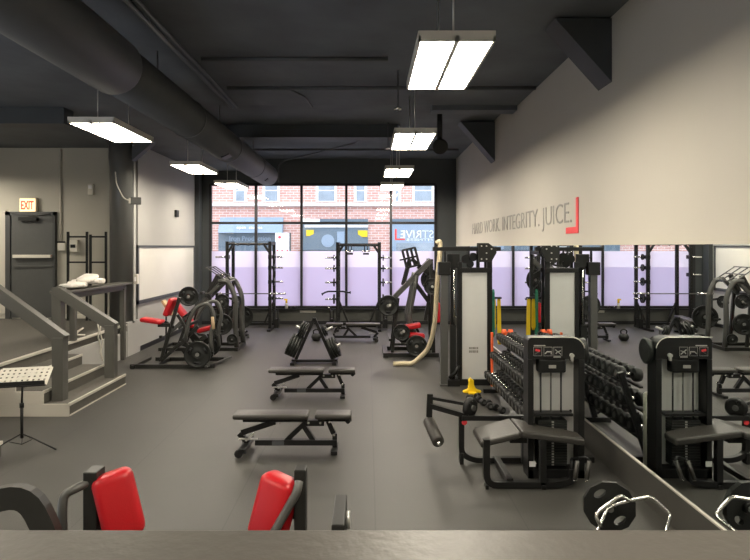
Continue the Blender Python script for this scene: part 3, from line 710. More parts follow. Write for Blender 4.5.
for x in (1.70, 1.80, 1.90): MB().cyl((x, YT + .06, .1), (x, YT + .06, 1.14), .009, 10).build('guide_rod', M['mullion'] if x != 1.8 else M['grey_steel'], lc, off=O)
MB().bb(1.665, 1.935, YT + .0, YT + .12, 1.02, 1.16).build('top_mount', M['black'], lc, .02, off=O)
MB().bb(1.76, 1.83, YT - .01, YT + .0, 1.07, 1.10).build('mount_badge', M['silver'], lc, off=O)
m = MB()
for k in range(17): m.bb(1.66, 1.94, YT + .0, YT + .12, .12 + k * .026, .142 + k * .026)
m.build('weight_stack', M['plate'], lc, off=O)
m = MB()
for k in range(17): m.bb(1.79, 1.81, YT - .006, YT + .0, .124 + k * .026, .137 + k * .026)
m.build('stack_numbers', M['silver'], lc, off=O)
MB().bb(1.60, 2.0, YT - .0, YT + .12, .60, .625).build('rod_bridge', M['black'], lc, off=O)
for k, x in enumerate((1.645, 1.745, 1.84)):
    pc = MB().bb(x - .04, x + .04, YT - .028, YT - .019, 1.195, 1.28).build('placard', M['mullion'], lc, off=O)
    MB().tube([(x - .04, YT - .029, 1.195), (x + .04, YT - .029, 1.195), (x + .04, YT - .029, 1.28), (x - .04, YT - .029, 1.28), (x - .04, YT - .029, 1.195)], .002, 4).build('placard_border', M['silver'], pc, off=O)
    if k == 0: MB().box((x, YT - .031, 1.248), (.045, .004, .02), (0, 12, 0)).build('icon', M['redpaint'], pc, off=O); MB().beam((x - .03, YT - .031, 1.21), (x + .01, YT - .031, 1.232), .006).build('icon', M['grey_steel'], pc, off=O)
    if k == 1: MB().beam((x - .03, YT - .031, 1.215), (x - .01, YT - .031, 1.235), .008).beam((x - .01, YT - .031, 1.235), (x + .033, YT - .031, 1.235), .010).beam((x + .03, YT - .031, 1.235), (x + .03, YT - .031, 1.21), .006).build('icon', M['silver'], pc, off=O)
    if k == 2: MB().beam((x - .025, YT - .031, 1.255), (x + .03, YT - .031, 1.21), .008).beam((x - .02, YT - .031, 1.215), (x, YT - .031, 1.24), .008).beam((x + .0, YT - .031, 1.235), (x + .03, YT - .031, 1.245), .007).build('icon', M['silver'], pc, off=O)
MB().bb(1.61, 1.72, YT - .027, YT - .019, 1.288, 1.298).bb(1.80, 1.87, YT - .027, YT - .019, 1.178, 1.188).build('caption_strip', M['silver'], lc, off=O)
MB().lathe([(0, .02), (.03, .02)], (1.975, YT - .02, 1.20), (0, -1, 0), 12).bb(1.965, 1.985, YT - .05, YT - .02, 1.15, 1.2).build('pin_knob', M['silver'], lc, off=O)
m = MB()
for x in (X0 + .085, X1 - .09):
    for z in (1.13, .62): m.cyl((x, YT + .125, z), (x, YT + .115, z), .014, 8)
m.build('shroud_bolt', M['mullion'], lc, off=O)
MB().bb(1.565, 1.625, YT - .03, YT - .021, .12, .17).build('spec_label', M['signwhite'], lc, off=O)
# cam disc on the far side, seen in the mirror
MB().lathe([(0, .12), (.04, .13), (.05, .11)], (X1 + .001, YT + .12, 1.22), (1, 0, 0), 20).build('side_pulley', M['plate'], lc, off=O)
# frame
m = MB()
m.tube([(1.105, 5.44, .46), (1.105, 5.44, .035), (1.72, 5.44, .035), (1.90, 5.44, .07), (1.90, 5.44, .18)], .03, fillet=.10, sq=(.06, .06, (0, 1, 0)))
m.bb(1.60, 1.66, 5.41, 5.47, .03, .46).bb(1.08, 1.13, 5.41, 5.9, .38, .43).bb(1.09, 1.12, 5.4, 5.48, .001, .04).bb(1.61, 1.65, 5.4, 5.48, .001, .04)
m.build('front_frame', M['black'], lc, .004, off=O)
m = MB()
m.tube([(.97, 6.06, .52), (.97, 6.06, .10), (1.10, 6.06, .04), (1.62, 6.06, .04)], .03, fillet=.12, sq=(.06, .055, (0, 1, 0)))
m.bb(.95, .99, 6.02, 6.10, .001, .12).bb(.97, 1.62, 6.0, 6.06, .46, .51).bb(1.58, 1.64, 5.97, 6.04, .03, .5).bb(1.3, 1.36, 5.45, 6.05, .03, .085)
m.build('rear_frame', M['black'], lc, .004, off=O)
# cushions: two slabs meeting in a ridge
def slab(a, b, c_, d_, th):   # four top corners
    m = MB(); pts = [Vector(p) for p in (a, b, c_, d_)]
    lo = [p - Vector((0, 0, th)) for p in pts]; m._hexa(lo + pts); return m
o = slab((1.05, 5.42, .435), (1.42, 5.40, .535), (1.42, 5.86, .535), (1.05, 5.84, .435), .06).build('thigh_pad', M['pad'], lc, .018, off=O)
o = slab((1.425, 5.40, .545), (2.03, 5.44, .455), (2.03, 5.66, .455), (1.425, 5.84, .545), .065).build('torso_pad', M['pad'], lc, .018, off=O)
MB().bb(1.34, 1.50, 5.5, 5.75, .40, .47).build('pad_bracket', M['black'], lc, off=O)
# lever arm with roller
m = MB()
m.beam((1.06, 6.03, .62), (.66, 6.16, .66), .05, .03).beam((1.04, 6.03, .50), (.66, 6.16, .575), .06, .05).beam((.655, 6.16, .70), (.645, 6.16, .46), .06, .05).beam((1.0, 6.06, .5), (1.06, 6.06, .66), .06, .06)
m.build('lever_arm', M['black'], lc, off=O)
MB().lathe([(0, .08), (.02, .105), (.05, .105), (.07, .08)], (1.04, 6.10, .58), (.9, -1, 0), 24).build('cam', M['black'], lc, off=O)
MB().lathe([(0, .03), (.09, .03)], (1.04, 6.10, .58), (.9, -1, 0), 12).build('cam_hub', M['grey_steel'], lc, off=O)
MB().lathe([(0, .028), (.006, .028)], (.995, 6.02, .44), (0, -1, 0), 14).build('red_cap', M['redpaint'], lc, off=O)
MB().tube([(.645, 6.16, .47), (.645, 6.14, .40), (.66, 6.05, .37)], .02).build('roller_axle', M['grey_steel'], lc, off=O)
MB().lathe([(0, .045), (.015, .062), (.40, .062), (.415, .045)], (.645, 6.20, .40), (.14, -1, -.23), 24).build('foam_roller', M['pad'], lc, off=O)
MB().lathe([(0, .02), (.03, .02), (.045, .008)], Vector((.645, 6.20, .40)) + Vector((.14, -1, -.23)).normalized() * .415, (.14, -1, -.23), 12).build('roller_cap', M['chrome'], lc, off=O)
m = MB().tube([(1.92, 5.5, .25), (2.03, 5.42, .30), (2.06, 5.40, .25)], .014, fillet=.02).tube([(1.90, 5.44, .16), (1.92, 5.5, .25)], .016).build('handle_bar', M['black'], lc, off=O)
for x in (1.94, 2.05):
    MB().lathe([(0, .02), (.17, .02)], (x, 5.40, .27), (-.25, -.25, -1), 12).build('hand_grip', M['pad'], lc, off=O)
    MB().lathe([(.171, .016), (.18, .016)], (x, 5.40, .27), (-.25, -.25, -1), 12).build('grip_cap', M['chrome'], lc, off=O)

# ================================================================ CABLE TRAINER
ct = thing('cable_machine', 'tall black cable machine with frosted panel standing before the mirror', 'exercise machine', (1.7, 9.5, 0)); O = Vector((1.7, 9.5, 0))
Y = 9.5
def U(px): return (px - CX) * Y / F
def Z(py): return H - (py - CY) * Y / F
def blocks(t, O, nm, m, L, bev=.005):
    for b_ in L: MB().bb(*b_).build(nm, m, t, bev, off=O)
blocks(ct, O, 'upright', M['black'], [(U(458), U(462), Y - .02, Y + .05, .001, Z(262)), (U(487), U(492), Y - .02, Y + .05, .001, Z(247)), (U(459), U(462), Y + .20, Y + .26, .001, Z(262)), (U(487), U(491), Y + .20, Y + .26, .001, Z(247))])
blocks(ct, O, 'cross_member', M['black'], [(U(459), U(492), Y - .03, Y + .02, Z(272.5), Z(268)), (U(457), U(492), Y - .03, Y + .26, .001, .10), (U(459), U(492), Y + .21, Y + .25, Z(272.5), Z(268))])
blocks(ct, O, 'panel', M['panelw'], [(U(462), U(487), Y + .0, Y + .01, .10, Z(272.5)), (U(462), U(487), Y + .22, Y + .23, .10, Z(272.5))], 0)
m = MB()
for z0, z1 in ((Z(349.2), Z(347)), (Z(352.7), Z(350.3))):
    x = U(469)
    for wd_ in (.035, .028, .04, .022, .03): m.bb(x, x + wd_ - .006, Y - .003, Y + .001, z0, z1); x += wd_
m.build('panel_lettering', M['lettering'], ct, off=O)
m = MB()
for px in (467, 470, 474, 479): m.bb(U(px), U(px) + .012, Y + .12, Y + .13, .3, 1.8)
m.build('guide_rod', M['silver'], ct, off=O)
MB().bb(U(433), U(501), Y + .0, Y + .09, Z(251), Z(247)).build('top_beam', M['black'], ct, .005, off=O)
MB().prism([(U(478), Z(262)), (U(478), Z(243)), (U(488), Z(243)), (U(496), Z(249)), (U(496), Z(253)), (U(491), Z(262))], 'y', Y - .04, Y - .025).prism([(U(478), Z(262)), (U(478), Z(243)), (U(488), Z(243)), (U(496), Z(249)), (U(496), Z(253)), (U(491), Z(262))], 'y', Y + .1, Y + .115).build('gusset_plate', M['frame'], ct, .002, off=O)
m = MB()
for px, py in ((481, 246), (486, 246), (491, 249), (486, 253), (481, 259), (486, 259)): m.cyl((U(px), Y - .04, Z(py)), (U(px), Y - .052, Z(py)), .012, 8)
m.build('gusset_bolt', M['silver'], ct, off=O)
for px, py, r in ((466, 259, .075), (473, 257, .07), (470, 264, .06), (452, 258, .06)):
    MB().lathe([(0, r), (.01, r * .85), (.025, r * .85), (.035, r)], (U(px), Y + .03, Z(py)), (.3, -1, 0), 18).build('pulley', M['black'], ct, off=O)
MB().bb(U(451), U(455.5), Y + .02, Y + .12, .04, Z(262)).build('rear_column', M['black'], ct, .005, off=O)
MB().cyl((U(454), Y + .0, Z(325)), (U(454), Y + .0, Z(270)), .013, 8).build('chrome_rod', M['chrome'], ct, off=O)
MB().bb(U(450), U(456), Y - .02, Y + .018, Z(375), Z(325)).build('side_stack', M['plate'], ct, off=O)
MB().bb(U(440.5), U(447.5), Y - .06, Y + .05, .001, Z(272)).bb(U(439.5), U(449), Y - .09, Y + .08, .001, .03).build('carriage_post', M['grey_steel'], ct, .005, off=O)
MB().bb(U(438), U(450), Y - .08, Y + .07, Z(275), Z(262)).bb(U(447), U(460), Y + .0, Y + .06, Z(268), Z(254)).bb(U(444), U(446), Y - .0, Y + .05, Z(262), Z(251)).build('carriage', M['black'], ct, .01, off=O)
MB().tube([(U(449), Y - .06, Z(377)), (U(455), Y - .1, Z(371)), (U(458), Y - .05, Z(365))], .03).bb(U(447), U(459), Y - .1, Y + .05, .001, .10).build('low_pulley_mount', M['black'], ct, off=O)
MB().bb(1.94, 2.0, Y + .1, Y + .95, 2.12, 2.18).bb(1.94, 2.0, Y + .92, Y + .98, .001, 2.18).build('rear_frame', M['black'], ct, .005, off=O)
# bands hanging on its mirror side
for nm, col, y, lb, zt, zb, th in (('resistance_band', 'yellow', Y + .30, 'short yellow resistance band hanging beside the cable machine', 1.34, .86, .04), ('resistance_band', 'green', Y + .22, 'thin green resistance band hanging beside the yellow one', 1.50, .75, .028)):
    x = 2.12 if col == 'yellow' else 2.09
    tag(MB().tube([(x, y - .035, zt), (x, y - .05, zb + .05), (x, y, zb), (x, y + .05, zb + .05), (x, y + .035, zt), (x, y, zt + .04), (x, y - .035, zt)], .01, sq=(th, .012, (1, 0, 0))).build(nm, M[col]), lb, 'resistance band', 'bands beside the cable machine')
tag(MB().tube([(2.2, Y + .28, 1.34), (2.21, Y + .26, .66), (2.21, Y + .30, .62), (2.21, Y + .34, .66), (2.2, Y + .32, 1.34), (2.2, Y + .30, 1.38), (2.2, Y + .28, 1.34)], .02, sq=(.05, .012, (1, 0, 0))).build('resistance_band', M['yellow']), 'long yellow band nearest the mirror beside the cable machine', 'resistance band', 'bands beside the cable machine')
tag(MB().bb(2.0, 2.24, Y + .27, Y + .33, 1.38, 1.41).build('band_bracket', M['black']), 'short black hook bar holding the bands beside the cable machine', 'hook bar')
# rope
tag(MB().tube([W(436, 243, 10.2), W(440, 241, 10.2), W(440, 252, 10.2), W(438.5, 268, 10.2), W(437, 285, 10.3), W(436, 305, 10.45), W(435, 322, 10.55), W(432, 338, 10.7), W(427, 351, 10.85), W(417, 360, 10.95), Vector((.83, 11.0, .045)), Vector((.70, 11.05, .045)), Vector((.48, 11.0, .045))], .042, 12, .12).build('climbing_rope', M['rope']), 'thick pale rope hanging from the cable machine and curling on the floor', 'rope')
# yellow floor piece
yf = thing('yellow_kettle_marker', 'small yellow plastic floor marker standing at the foot of the cable machine', 'floor marker', (1.60, 9.0, 0))
MB().prism([(-.13, .001), (-.14, .03), (-.06, .06), (-.045, .15), (-.055, .19), (-.02, .24), (.0, .21), (.03, .20), (.035, .12), (.07, .06), (.15, .035), (.13, .001)], 'y', -.035, .035).build('body', M['yellow'], yf, .012)
MB().box((0, 0, .012), (.12, .22, .02)).build('base', M['yellow'], yf, .005)

# ================================================================ DUMBBELL RACK
rk = thing('dumbbell_rack', 'three-tier dumbbell rack running along the mirror', 'dumbbell rack', (2.1, 7.5, 0)); O = Vector((2.1, 7.5, 0))
ya, yb = 6.08, 9.05
tiers = [(1.93, .25, 'bottom'), (2.02, .55, 'middle'), (2.11, .84, 'top')]
for y in (6.1, 7.5, 9.0):
    MB().beam((1.98, y, .06), (2.26, y, .94), .06, .05, (0, 1, 0)).bb(1.78, 2.36, y - .03, y + .03, .001, .06).build('side_frame', M['black'], rk, .004, off=O)
for x, z, n in tiers:
    MB().beam((x - .06, ya, z - .055), (x - .06, yb, z - .055), .04, .02).beam((x + .07, ya, z - .035), (x + .07, yb, z - .035), .04, .02).build('shelf_rail', M['black'], rk, off=O)
MB().bb(1.90, 1.93, 8.98, 9.03, .1, .93).build('orange_post', M['orange'], rk, off=O)
MB().tube([(1.97, 6.0, .001), (1.97, 6.0, .73), (2.05, 6.0, .75), (2.05, 6.0, .001)], .018, fillet=.03).build('end_guard', M['nose'], rk, off=O)
def make_dumbbell():
    t = thing('dumbbell', '', 'dumbbell', (0, 0, 0))
    MB().cyl((-.065, 0, 0), (.065, 0, 0), .016, 10).build('handle', M['chrome'], t)
    for s in (-1, 1):
        MB().lathe([(0, .058), (.012, .068), (.08, .068), (.095, .055)], (s * .055, 0, 0), (s, 0, 0), 10).build('head', M['rubber'], t)
        MB().lathe([(0, .03), (.003, .03)], (s * .151, 0, 0), (s, 0, 0), 12).build('end_cap', M['grey_steel'], t)
    return t
db = make_dumbbell(); first = True
ORD = ['first', 'second', 'third', 'fourth', 'fifth', 'sixth', 'seventh', 'eighth', 'ninth', 'tenth', 'eleventh', 'twelfth', 'thirteenth', 'fourteenth', 'fifteenth', 'sixteenth', 'seventeenth', 'eighteenth', 'nineteenth', 'twentieth', 'twenty-first', 'twenty-second']
for ti, (x, z, nm) in enumerate(tiers):
    y = yb - .08; n_ = 0
    while y > ya + .12:
        s = (.90 if nm == 'top' else .98 if nm == 'middle' else 1.05) * (.82 + .42 * (yb - y) / (yb - ya))
        lb = '%s black rubber dumbbell from the far end in the %s row of the rack' % (ORD[n_], nm); g = 'dumbbells in the %s row' % nm
        o = db if first else copy_tree(db); first = False; n_ += 1
        o['label'] = lb; o['group'] = g; o.location = (x, y, z + .03 + .02 * s); o.scale = (.9, s, s); o.rotation_euler = (0, R(-6), 0)
        y -= .150 * s + .008
for k, (x, y, a) in enumerate(((1.62, 8.35, 10), (1.70, 8.15, -5), (1.78, 7.95, 20), (1.55, 8.55, 35))):
    copy_tree(db, ['small dumbbell lying on the floor before the rack, second from the marker', 'small dumbbell lying on the floor before the rack, third from the marker', 'small dumbbell on the floor nearest the leg curl tower', 'small dumbbell lying on the floor nearest the yellow marker'][k], (x, y, .05), 90 + a if k != 3 else a, 'dumbbells on the floor').scale = (.8, .72, .72)
okb = thing('orange_hand_weight', 'orange hand weight at the far end of the top dumbbell row', 'weight', (2.13, 9.0, .93))
MB().lathe([(0, .05), (.06, .05)], (-.06, 0, .0), (1, 0, 0), 12).lathe([(0, .05), (.06, .05)], (.04, 0, .0), (1, 0, 0), 12).cyl((-.02, 0, 0), (.05, 0, 0), .015, 8).build('body', M['orange'], okb)
MB().bb(-.08, .1, -.05, .05, -.14, -.05).build('cradle', M['black'], okb)

# ================================================================ PLATE-LOADED MACHINES
def machine(name, label, ox, oy):
    t = thing(name, label, 'exercise machine', (ox, oy, 0)); t['_o'] = 0
    del t['_o']; return t, Vector((ox, oy, 0))
def bars(t, O, nm, m, specs, wd=.06, hh=None):
    for sp_ in specs:
        k = sp_[2] if len(sp_) > 2 else wd
        MB().beam(sp_[0], sp_[1], k, hh or k).build(nm, m, t, .004, off=O)

# --- left: squat / glute machine with red pads
g1, O = machine('glute_machine', 'plate-loaded machine with red seat and pads beside the whiteboard', -3.6, 11.2)
dn, df = 10.85, 11.55
bars(g1, O, 'base_frame', M['frame'], [((-4.42, dn, .035), (-2.85, dn, .035), .07), ((-4.2, df, .035), (-2.85, df, .035), .07), ((-4.35, dn - .12, .03), (-4.35, df + .1, .03), .06), ((-3.95, dn, .035), (-3.95, df, .035), .06)])
MB().beam((-2.98, dn - .15, .05), (-2.74, df + .1, .05), .045, .035).build('rear_foot', M['grey_steel'], g1, .004, off=O)
bars(g1, O, 'mast', M['frame'], [((-3.98, 11.2, .05), (-3.62, 11.2, 1.28), .06), ((-3.66, 11.2, .95), (-3.15, 11.2, .12), .05), ((-3.9, 11.2, .82), (-3.72, 11.2, .70), .05), ((-3.98, 11.2, .55), (-3.98, 11.2, .5), .05)])
bars(g1, O, 'crank', M['frame'], [((-3.42, 10.9, .45), (-3.05, 10.9, .1), .07), ((-3.42, 11.45, .45), (-3.05, 11.45, .1), .07), ((-3.7, 10.9, .30), (-3.42, 10.9, .5), .06), ((-3.35, 10.9, .8), (-3.35, 11.45, .8), .05), ((-3.9, 11.0, .1), (-3.2, 11.0, .75), .06), ((-3.6, 11.35, .2), (-2.95, 11.35, .55), .07), ((-3.55, 10.95, .45), (-2.9, 10.95, .25), .06), ((-3.4, 11.2, .62), (-3.2, 11.2, .4), .09), ((-3.5, 11.2, .25), (-3.1, 11.2, .55), .08)])
MB().rbox((-4.14, 11.2, .835), (.42, .26, .085), (0, 8, 0), .04).build('seat_pad', M['red'], g1, off=O)
MB().rbox((-3.80, 11.2, 1.10), (.10, .30, .36), (0, 22, 0), .035).build('chest_pad', M['red'], g1, off=O)
MB().bb(-4.02, -3.78, 11.14, 11.26, .72, .79).build('seat_bracket', M['frame'], g1, off=O)
for y in (10.9, 11.45):
    MB().tube([(-3.42, y, .45), (-3.36, y, .85), (-3.22, y, 1.12), (-2.98, y, 1.22), (-2.86, y, .95), (-2.95, y, .60), (-2.92, y, .30)], .036, 10, .14).build('swing_arm', M['grey_steel'], g1, off=O)
MB().cyl((-2.90, 10.87, .95), (-2.88, 10.87, .72), .03, 10).build('hand_grip', M['wood'], g1, off=O)
MB().cyl((-3.98, 11.5, .03), (-3.98, 11.5, .98), .018, 8).build('signpost', M['black'], g1, off=O)
MB().box((-3.95, 11.5, 1.05), (.05, .16, .34), (0, -32, 0)).build('signboard', M['wood'], g1, .005, off=O)
MB().cyl((-3.2, 10.72, .26), (-3.2, 11.62, .26), .03, 10).build('plate_axle', M['silver'], g1, off=O)
MB().cyl((-3.5, 11.05, .92), (-3.35, 10.85, 1.0), .022, 8).build('side_handle', M['black'], g1, off=O)
plate(BIG, 'big black plate low on the near side of the red-padded left machine', (-3.14, 10.74, .27), (0, 0, 4), s=1.08)
plate(BIG, 'big black plate low on the far side of the red-padded left machine', (-3.16, 11.60, .30), (0, 0, 4), s=1.0)

# --- left: leg press
def leg_press(label, ox, oy, flip=1, dd=1.0):
    t, O = machine('leg_press', label, ox, oy)
    P = lambda x, y, z: (ox + flip * x, oy + y, z)
    bars(t, O, 'base_frame', M['frame'], [(P(-.95, -.35, .035), P(.72, -.35, .035), .07), (P(-.95, .35, .035), P(.72, .35, .035), .07), (P(.7, -.42, .035), P(.7, .42, .035), .08), (P(-.95, -.4, .035), P(-.95, .4, .035), .07)])
    bars(t, O, 'carriage_rail', M['grey_steel'], [(P(-.75, -.24, .40), P(.42, -.24, 1.55), .07), (P(-.75, .24, .40), P(.42, .24, 1.55), .07)])
    for y in (-.33, .33):
        MB().tube([P(.30, y, 1.50), P(.50, y, 1.52), P(.68, y, 1.15), P(.66, y, .6), P(.70, y, .05)], .055, 10, .25).build('rear_arch', M['grey_steel'], t, off=O)
    bars(t, O, 'strut', M['frame'], [(P(-.6, -.3, .05), P(-.3, -.3, .85), .06), (P(-.6, .3, .05), P(-.3, .3, .85), .06), (P(.2, -.3, .06), P(.1, -.3, 1.2), .06), (P(.2, .3, .06), P(.1, .3, 1.2), .06), (P(-.5, -.3, .4), (P(.2, -.3, .3)), .05)])
    m = MB(); fz = Vector((0, 0, 0))
    a = Vector(P(.05, -.36, 1.80)); bq = Vector(P(.50, -.36, 1.50)); dy = Vector((0, .72, 0))
    for k in range(4):
        p = a + dy * k / 3; q = bq + dy * k / 3; m.beam(p, q, .022, .022)
    for k in range(3):
        p = a.lerp(bq, k / 2); m.beam(p, p + dy, .05, .022)
    m.build('foot_plate', M['grey_steel'], t, off=O)
    bars(t, O, 'carriage', M['frame'], [(P(.25, -.2, 1.62), P(.05, -.2, 1.25), .08), (P(.25, .2, 1.62), P(.05, .2, 1.25), .08), (P(.05, -.4, 1.2), P(.05, .4, 1.2), .07)])
    MB().rbox(P(-.08, 0, .42), (.46, .42, .09), (0, -14 * flip, 0), .035).build('seat_pad', M['red'], t, off=O)
    MB().rbox(P(-.58, 0, .78), (.80, .30, .10), (0, 50 * flip, 0), .04).build('back_pad', M['red'], t, off=O)
    for s in (-1, 1): MB().cyl(P(.40, s * .3, 1.08), P(.40, s * .62, 1.02), .026, 10).cyl(P(.42, s * .3, .60), P(.42, s * .6, .55), .026, 10).cyl(P(-.27, s * .3, 1.20), P(-.27, s * .56, 1.20), .026, 10).build('plate_horn', M['frame'], t, off=O)
    return t
leg_press('leg press with silver slatted foot plate behind the red-padded left machine', -3.55, 13.0)
plate(BIG, 'black plate on the upper left horn of the left leg press', (-3.82, 12.42, 1.20), (0, 0, 6), s=.92)
plate(MID, 'medium black plate high on the near side of the left leg press', (-3.14, 12.52, 1.08), (0, 0, 6), s=.92)
plate(BIG, 'black plate on the low near horn of the left leg press', (-3.12, 12.45, .60), (0, 0, 6), s=1.0)
plate(BIG, 'black plate half hidden behind the right post of the left leg press', (-2.95, 13.58, .62), (0, 0, 20), s=1.2)
plate(MID, 'small plate seen edge-on at the right post of the left leg press', (-2.86, 12.75, 1.05), (0, 0, 70), s=.8)
plate(SMALL, 'small round plate at the foot of the left leg press', (-2.92, 12.52, .27), (0, 0, 10), s=1.1)

# --- right: plate-loaded press beside the cable machine
p3, O = machine('incline_press', 'plate-loaded incline machine with long sloping rails left of the cable machine', .95, 12.3)
bars(p3, O, 'base_frame', M['frame'], [((.38, 11.95, .04), (1.45, 11.95, .04), .08), ((.38, 12.75, .04), (1.45, 12.75, .04), .08), ((.36, 11.85, .04), (.36, 12.85, .04), .10), ((.9, 11.95, .04), (.9, 12.75, .04), .07)])
bars(p3, O, 'sloping_rail', M['grey_steel'], [((.48, 12.0, 1.15), (1.30, 12.0, 1.98), .10), ((.55, 12.6, 1.15), (1.35, 12.6, 1.98), .10)])
for y in (12.0, 12.6): MB().tube([(1.0, y, 1.70), (.92, y, 1.2), (.82, y, .75), (1.0, y, .40), (1.25, y, .06)], .055, 10, .2).build('curved_post', M['grey_steel'], p3, off=O)
bars(p3, O, 'strut', M['frame'], [((.50, 12.0, .08), (.62, 12.0, 1.2), .06), ((.50, 12.6, .08), (.62, 12.6, 1.2), .06), ((1.35, 12.0, .06), (1.30, 12.0, 2.0), .07), ((1.35, 12.6, .06), (1.30, 12.6, 2.0), .07), ((.5, 12.0, .25), (1.35, 12.0, .25), .05), ((.45, 11.9, .35), (.45, 12.7, .35), .05)])
bars(p3, O, 'lever', M['frame'], [((.95, 12.3, 1.55), (1.28, 12.3, 1.1), .09), ((1.28, 12.3, 1.1), (1.2, 12.3, .7), .07)])
m = MB()
a = Vector((.72, 12.2, 2.18)); bq = Vector((.98, 12.2, 2.24)); dn_ = Vector((.08, -.12, -.36))
for k in range(4): p = a.lerp(bq, k / 3); m.beam(p, p + dn_, .035, .04)
for k in range(3): p = a + dn_ * k / 2; q = bq + dn_ * k / 2; m.beam(p, q, .05, .04)
m.build('foot_plate', M['frame'], p3, off=O)
bars(p3, O, 'foot_arm', M['frame'], [((.88, 12.25, 2.0), (.74, 12.3, 1.45), .08), ((.92, 12.25, 2.0), (1.2, 12.3, 1.75), .07), ((.66, 12.05, 1.98), (.80, 12.15, 2.0), .03), ((1.05, 12.3, 1.85), (1.45, 12.3, 1.6), .10), ((1.2, 12.2, 1.5), (1.45, 12.2, 1.3), .12)])
MB().rbox((.83, 11.9, .62), (.50, .18, .11), (0, -10, 0), .04).build('seat_pad', M['red'], p3, off=O)
MB().rbox((.99, 11.9, .44), (.34, .2, .12), (0, 4, 0), .045).build('front_pad', M['red'], p3, off=O)
MB().rbox((1.42, 11.9, .92), (.10, .3, .40), None, .035).build('back_pad', M['red'], p3, off=O)
for x, z in ((.44, 1.08), (.72, .55), (1.0, .26), (1.30, 1.45)): MB().cyl((x, 11.72, z), (x, 12.05, z), .026, 10).build('plate_horn', M['silver'], p3, off=O)
plate(BIG, 'black plate on the upper left horn of the right incline machine', (.41, 11.78, 1.07), (0, 0, -4), s=.92)
plate(MID, 'medium black plate on the middle horn of the right incline machine', (.68, 11.80, .52), (0, 0, -4), s=1.0)
plate(BIG, 'black plate on the low front horn of the right incline machine', (.98, 11.72, .26), (0, 0, -4), s=.95)
plate(BIG, 'dark plate high behind the post at the right end of the incline machine', (1.34, 12.45, 1.55), (0, 0, -30), s=1.0)
plate(BIG, 'dark plate behind the low front plate of the right incline machine', (.86, 12.32, .40), (0, 0, -4), s=1.05)
plate(MID, 'medium plate high at the right end of the incline machine', (1.30, 11.80, 1.45), (0, 0, -10), s=1.0)

# ================================================================ FOREGROUND MACHINE (seen over the rail)
fm, O = machine('chest_press_machine', 'dark machine with two red pads just beyond the foreground rail', -.9, 3.0)
MB().bb(-1.43, -1.36, 2.92, 3.02, .04, 1.12).build('left_post', M['frame'], fm, .006, off=O)
MB().bb(-.375, -.315, 2.95, 3.03, .04, 1.12).build('right_post', M['frame'], fm, .006, off=O)
MB().tube([(-1.39, 2.95, 1.07), (-1.50, 2.88, 1.03), (-1.50, 2.86, .98), (-1.49, 2.86, .3)], .022, 10, .06).build('left_tube', M['grey_steel'], fm, off=O)
MB().tube([(-.345, 2.91, 1.08), (-.35, 2.88, 1.04), (-.52, 2.80, .76), (-.60, 2.78, .4)], .022, 10, .05).build('right_tube', M['grey_steel'], fm, off=O)
MB().rbox((-1.275, 2.98, .935), (.20, .13, .34), (-8, -13, 24), .045, 4).build('left_pad', M['red'], fm, off=O)
MB().rbox((-.48, 2.98, .915), (.20, .14, .34), (-8, 12, -26), .045, 4).build('right_pad', M['red'], fm, off=O)
MB().bb(-1.45, -1.33, 3.0, 3.05, .85, .95).bb(-.42, -.34, 3.0, 3.05, .85, .95).build('pad_bracket', M['black'], fm, off=O)
MB().tube([(-2.2, 2.45, .88), (-1.75, 2.62, 1.09), (-1.55, 2.65, 1.14), (-1.44, 2.64, .95), (-1.36, 2.62, .55), (-1.36, 2.62, .05)], .04, fillet=.16, sq=(.06, .10, (0, 1, 0))).build('left_arm', M['frame'], fm, off=O)
MB().bb(-.165, -.105, 2.62, 2.95, .90, 1.0).bb(-.165, -.105, 2.85, 2.95, .04, .9).build('right_arm', M['frame'], fm, .006, off=O)
MB().cyl((-.104, 2.78, .95), (-.085, 2.78, .95), .04, 12).build('right_arm_cap', M['silver'], fm, off=O)
MB().bb(-1.5, -.1, 2.93, 3.01, .001, .06).bb(-1.42, -1.3, 2.5, 3.4, .001, .06).bb(-.42, -.3, 2.5, 3.4, .001, .06).bb(-1.45, -.1, 2.93, 3.0, .40, .47).build('base_frame', M['frame'], fm, .005, off=O)

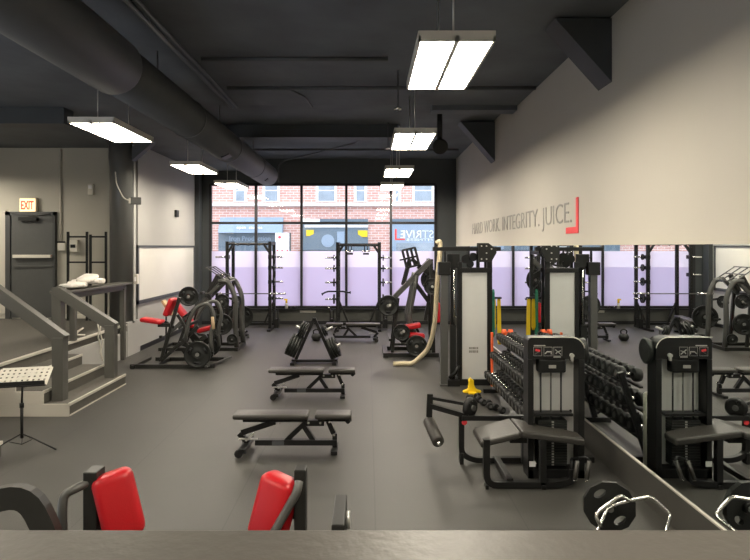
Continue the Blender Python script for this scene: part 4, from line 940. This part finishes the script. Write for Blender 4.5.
# ================================================================ BAR AND PLATE, bottom right
bp_ = thing('bumper_plate', 'black many-sided grip plate standing upright on the floor at bottom right', 'weight plate', (1.91, 4.62, .196), -12)
def ring_plate(r, t):
    """flat plate with two oval hand holes, built as a grid of wedges round the holes"""
    m = MB(); n = 12; pts = [(r * math.cos(2 * math.pi * k / n + .26), r * math.sin(2 * math.pi * k / n + .26)) for k in range(n)]
    def oval(a): return [(math.cos(a) * r * .62 + r * .26 * math.cos(u) * -math.sin(a) + r * .15 * math.sin(u) * math.cos(a), math.sin(a) * r * .62 + r * .26 * math.cos(u) * math.cos(a) + r * .15 * math.sin(u) * math.sin(a)) for u in [2 * math.pi * k / 14 for k in range(14)]]
    from mathutils.geometry import tessellate_polygon
    loops = [pts, oval(R(125)), oval(R(-52))]
    flat = [p for L in loops for p in L]; V = [[m.bm.verts.new((x, y, z)) for x, z in flat] for y in (-t / 2, t / 2)]
    tris = tessellate_polygon([[Vector((x, z, 0)) for x, z in L] for L in loops])
    for tr in tris:
        m.bm.faces.new([V[0][q] for q in tr]); m.bm.faces.new([V[1][q] for q in reversed(tr)])
    o = 0
    for L in loops:
        for k in range(len(L)):
            a, b = o + k, o + (k + 1) % len(L); m.bm.faces.new((V[0][a], V[0][b], V[1][b], V[1][a]))
        o += len(L)
    return m
ring_plate(.2, .04).build('disc', M['plate'], bp_, .006)
MB().lathe([(0, .05), (.03, .045)], (0, -.02, 0), (0, -1, 0), 20).build('hub', M['plate'], bp_)
MB().lathe([(0, .025), (.012, .025)], (0, -.05, 0), (0, -1, 0), 16).build('hub_ring', M['hub'], bp_)
zb = thing('curl_bar', 'silver zigzag curl bar lying against the plate at bottom right', 'barbell', (1.95, 4.4, 0)); O = Vector((1.95, 4.4, 0))
def BP(x, y, d): return W(x, y, d)
MB().tube([BP(601, 527, 4.3), BP(595, 514.5, 4.32), BP(621, 495, 4.38), BP(629, 501, 4.38), BP(651, 496.5, 4.42), BP(671, 515, 4.40), BP(666, 531, 4.3), BP(660, 560, 4.2)], .0145, 10, .04).build('bar', M['chrome'], zb, off=O)
MB().tube([BP(597, 531, 4.28), BP(607, 509, 4.5), BP(614, 505, 4.52), BP(630, 500.5, 4.4)], .012, 10, .02).build('sleeve', M['chrome'], zb, off=O)
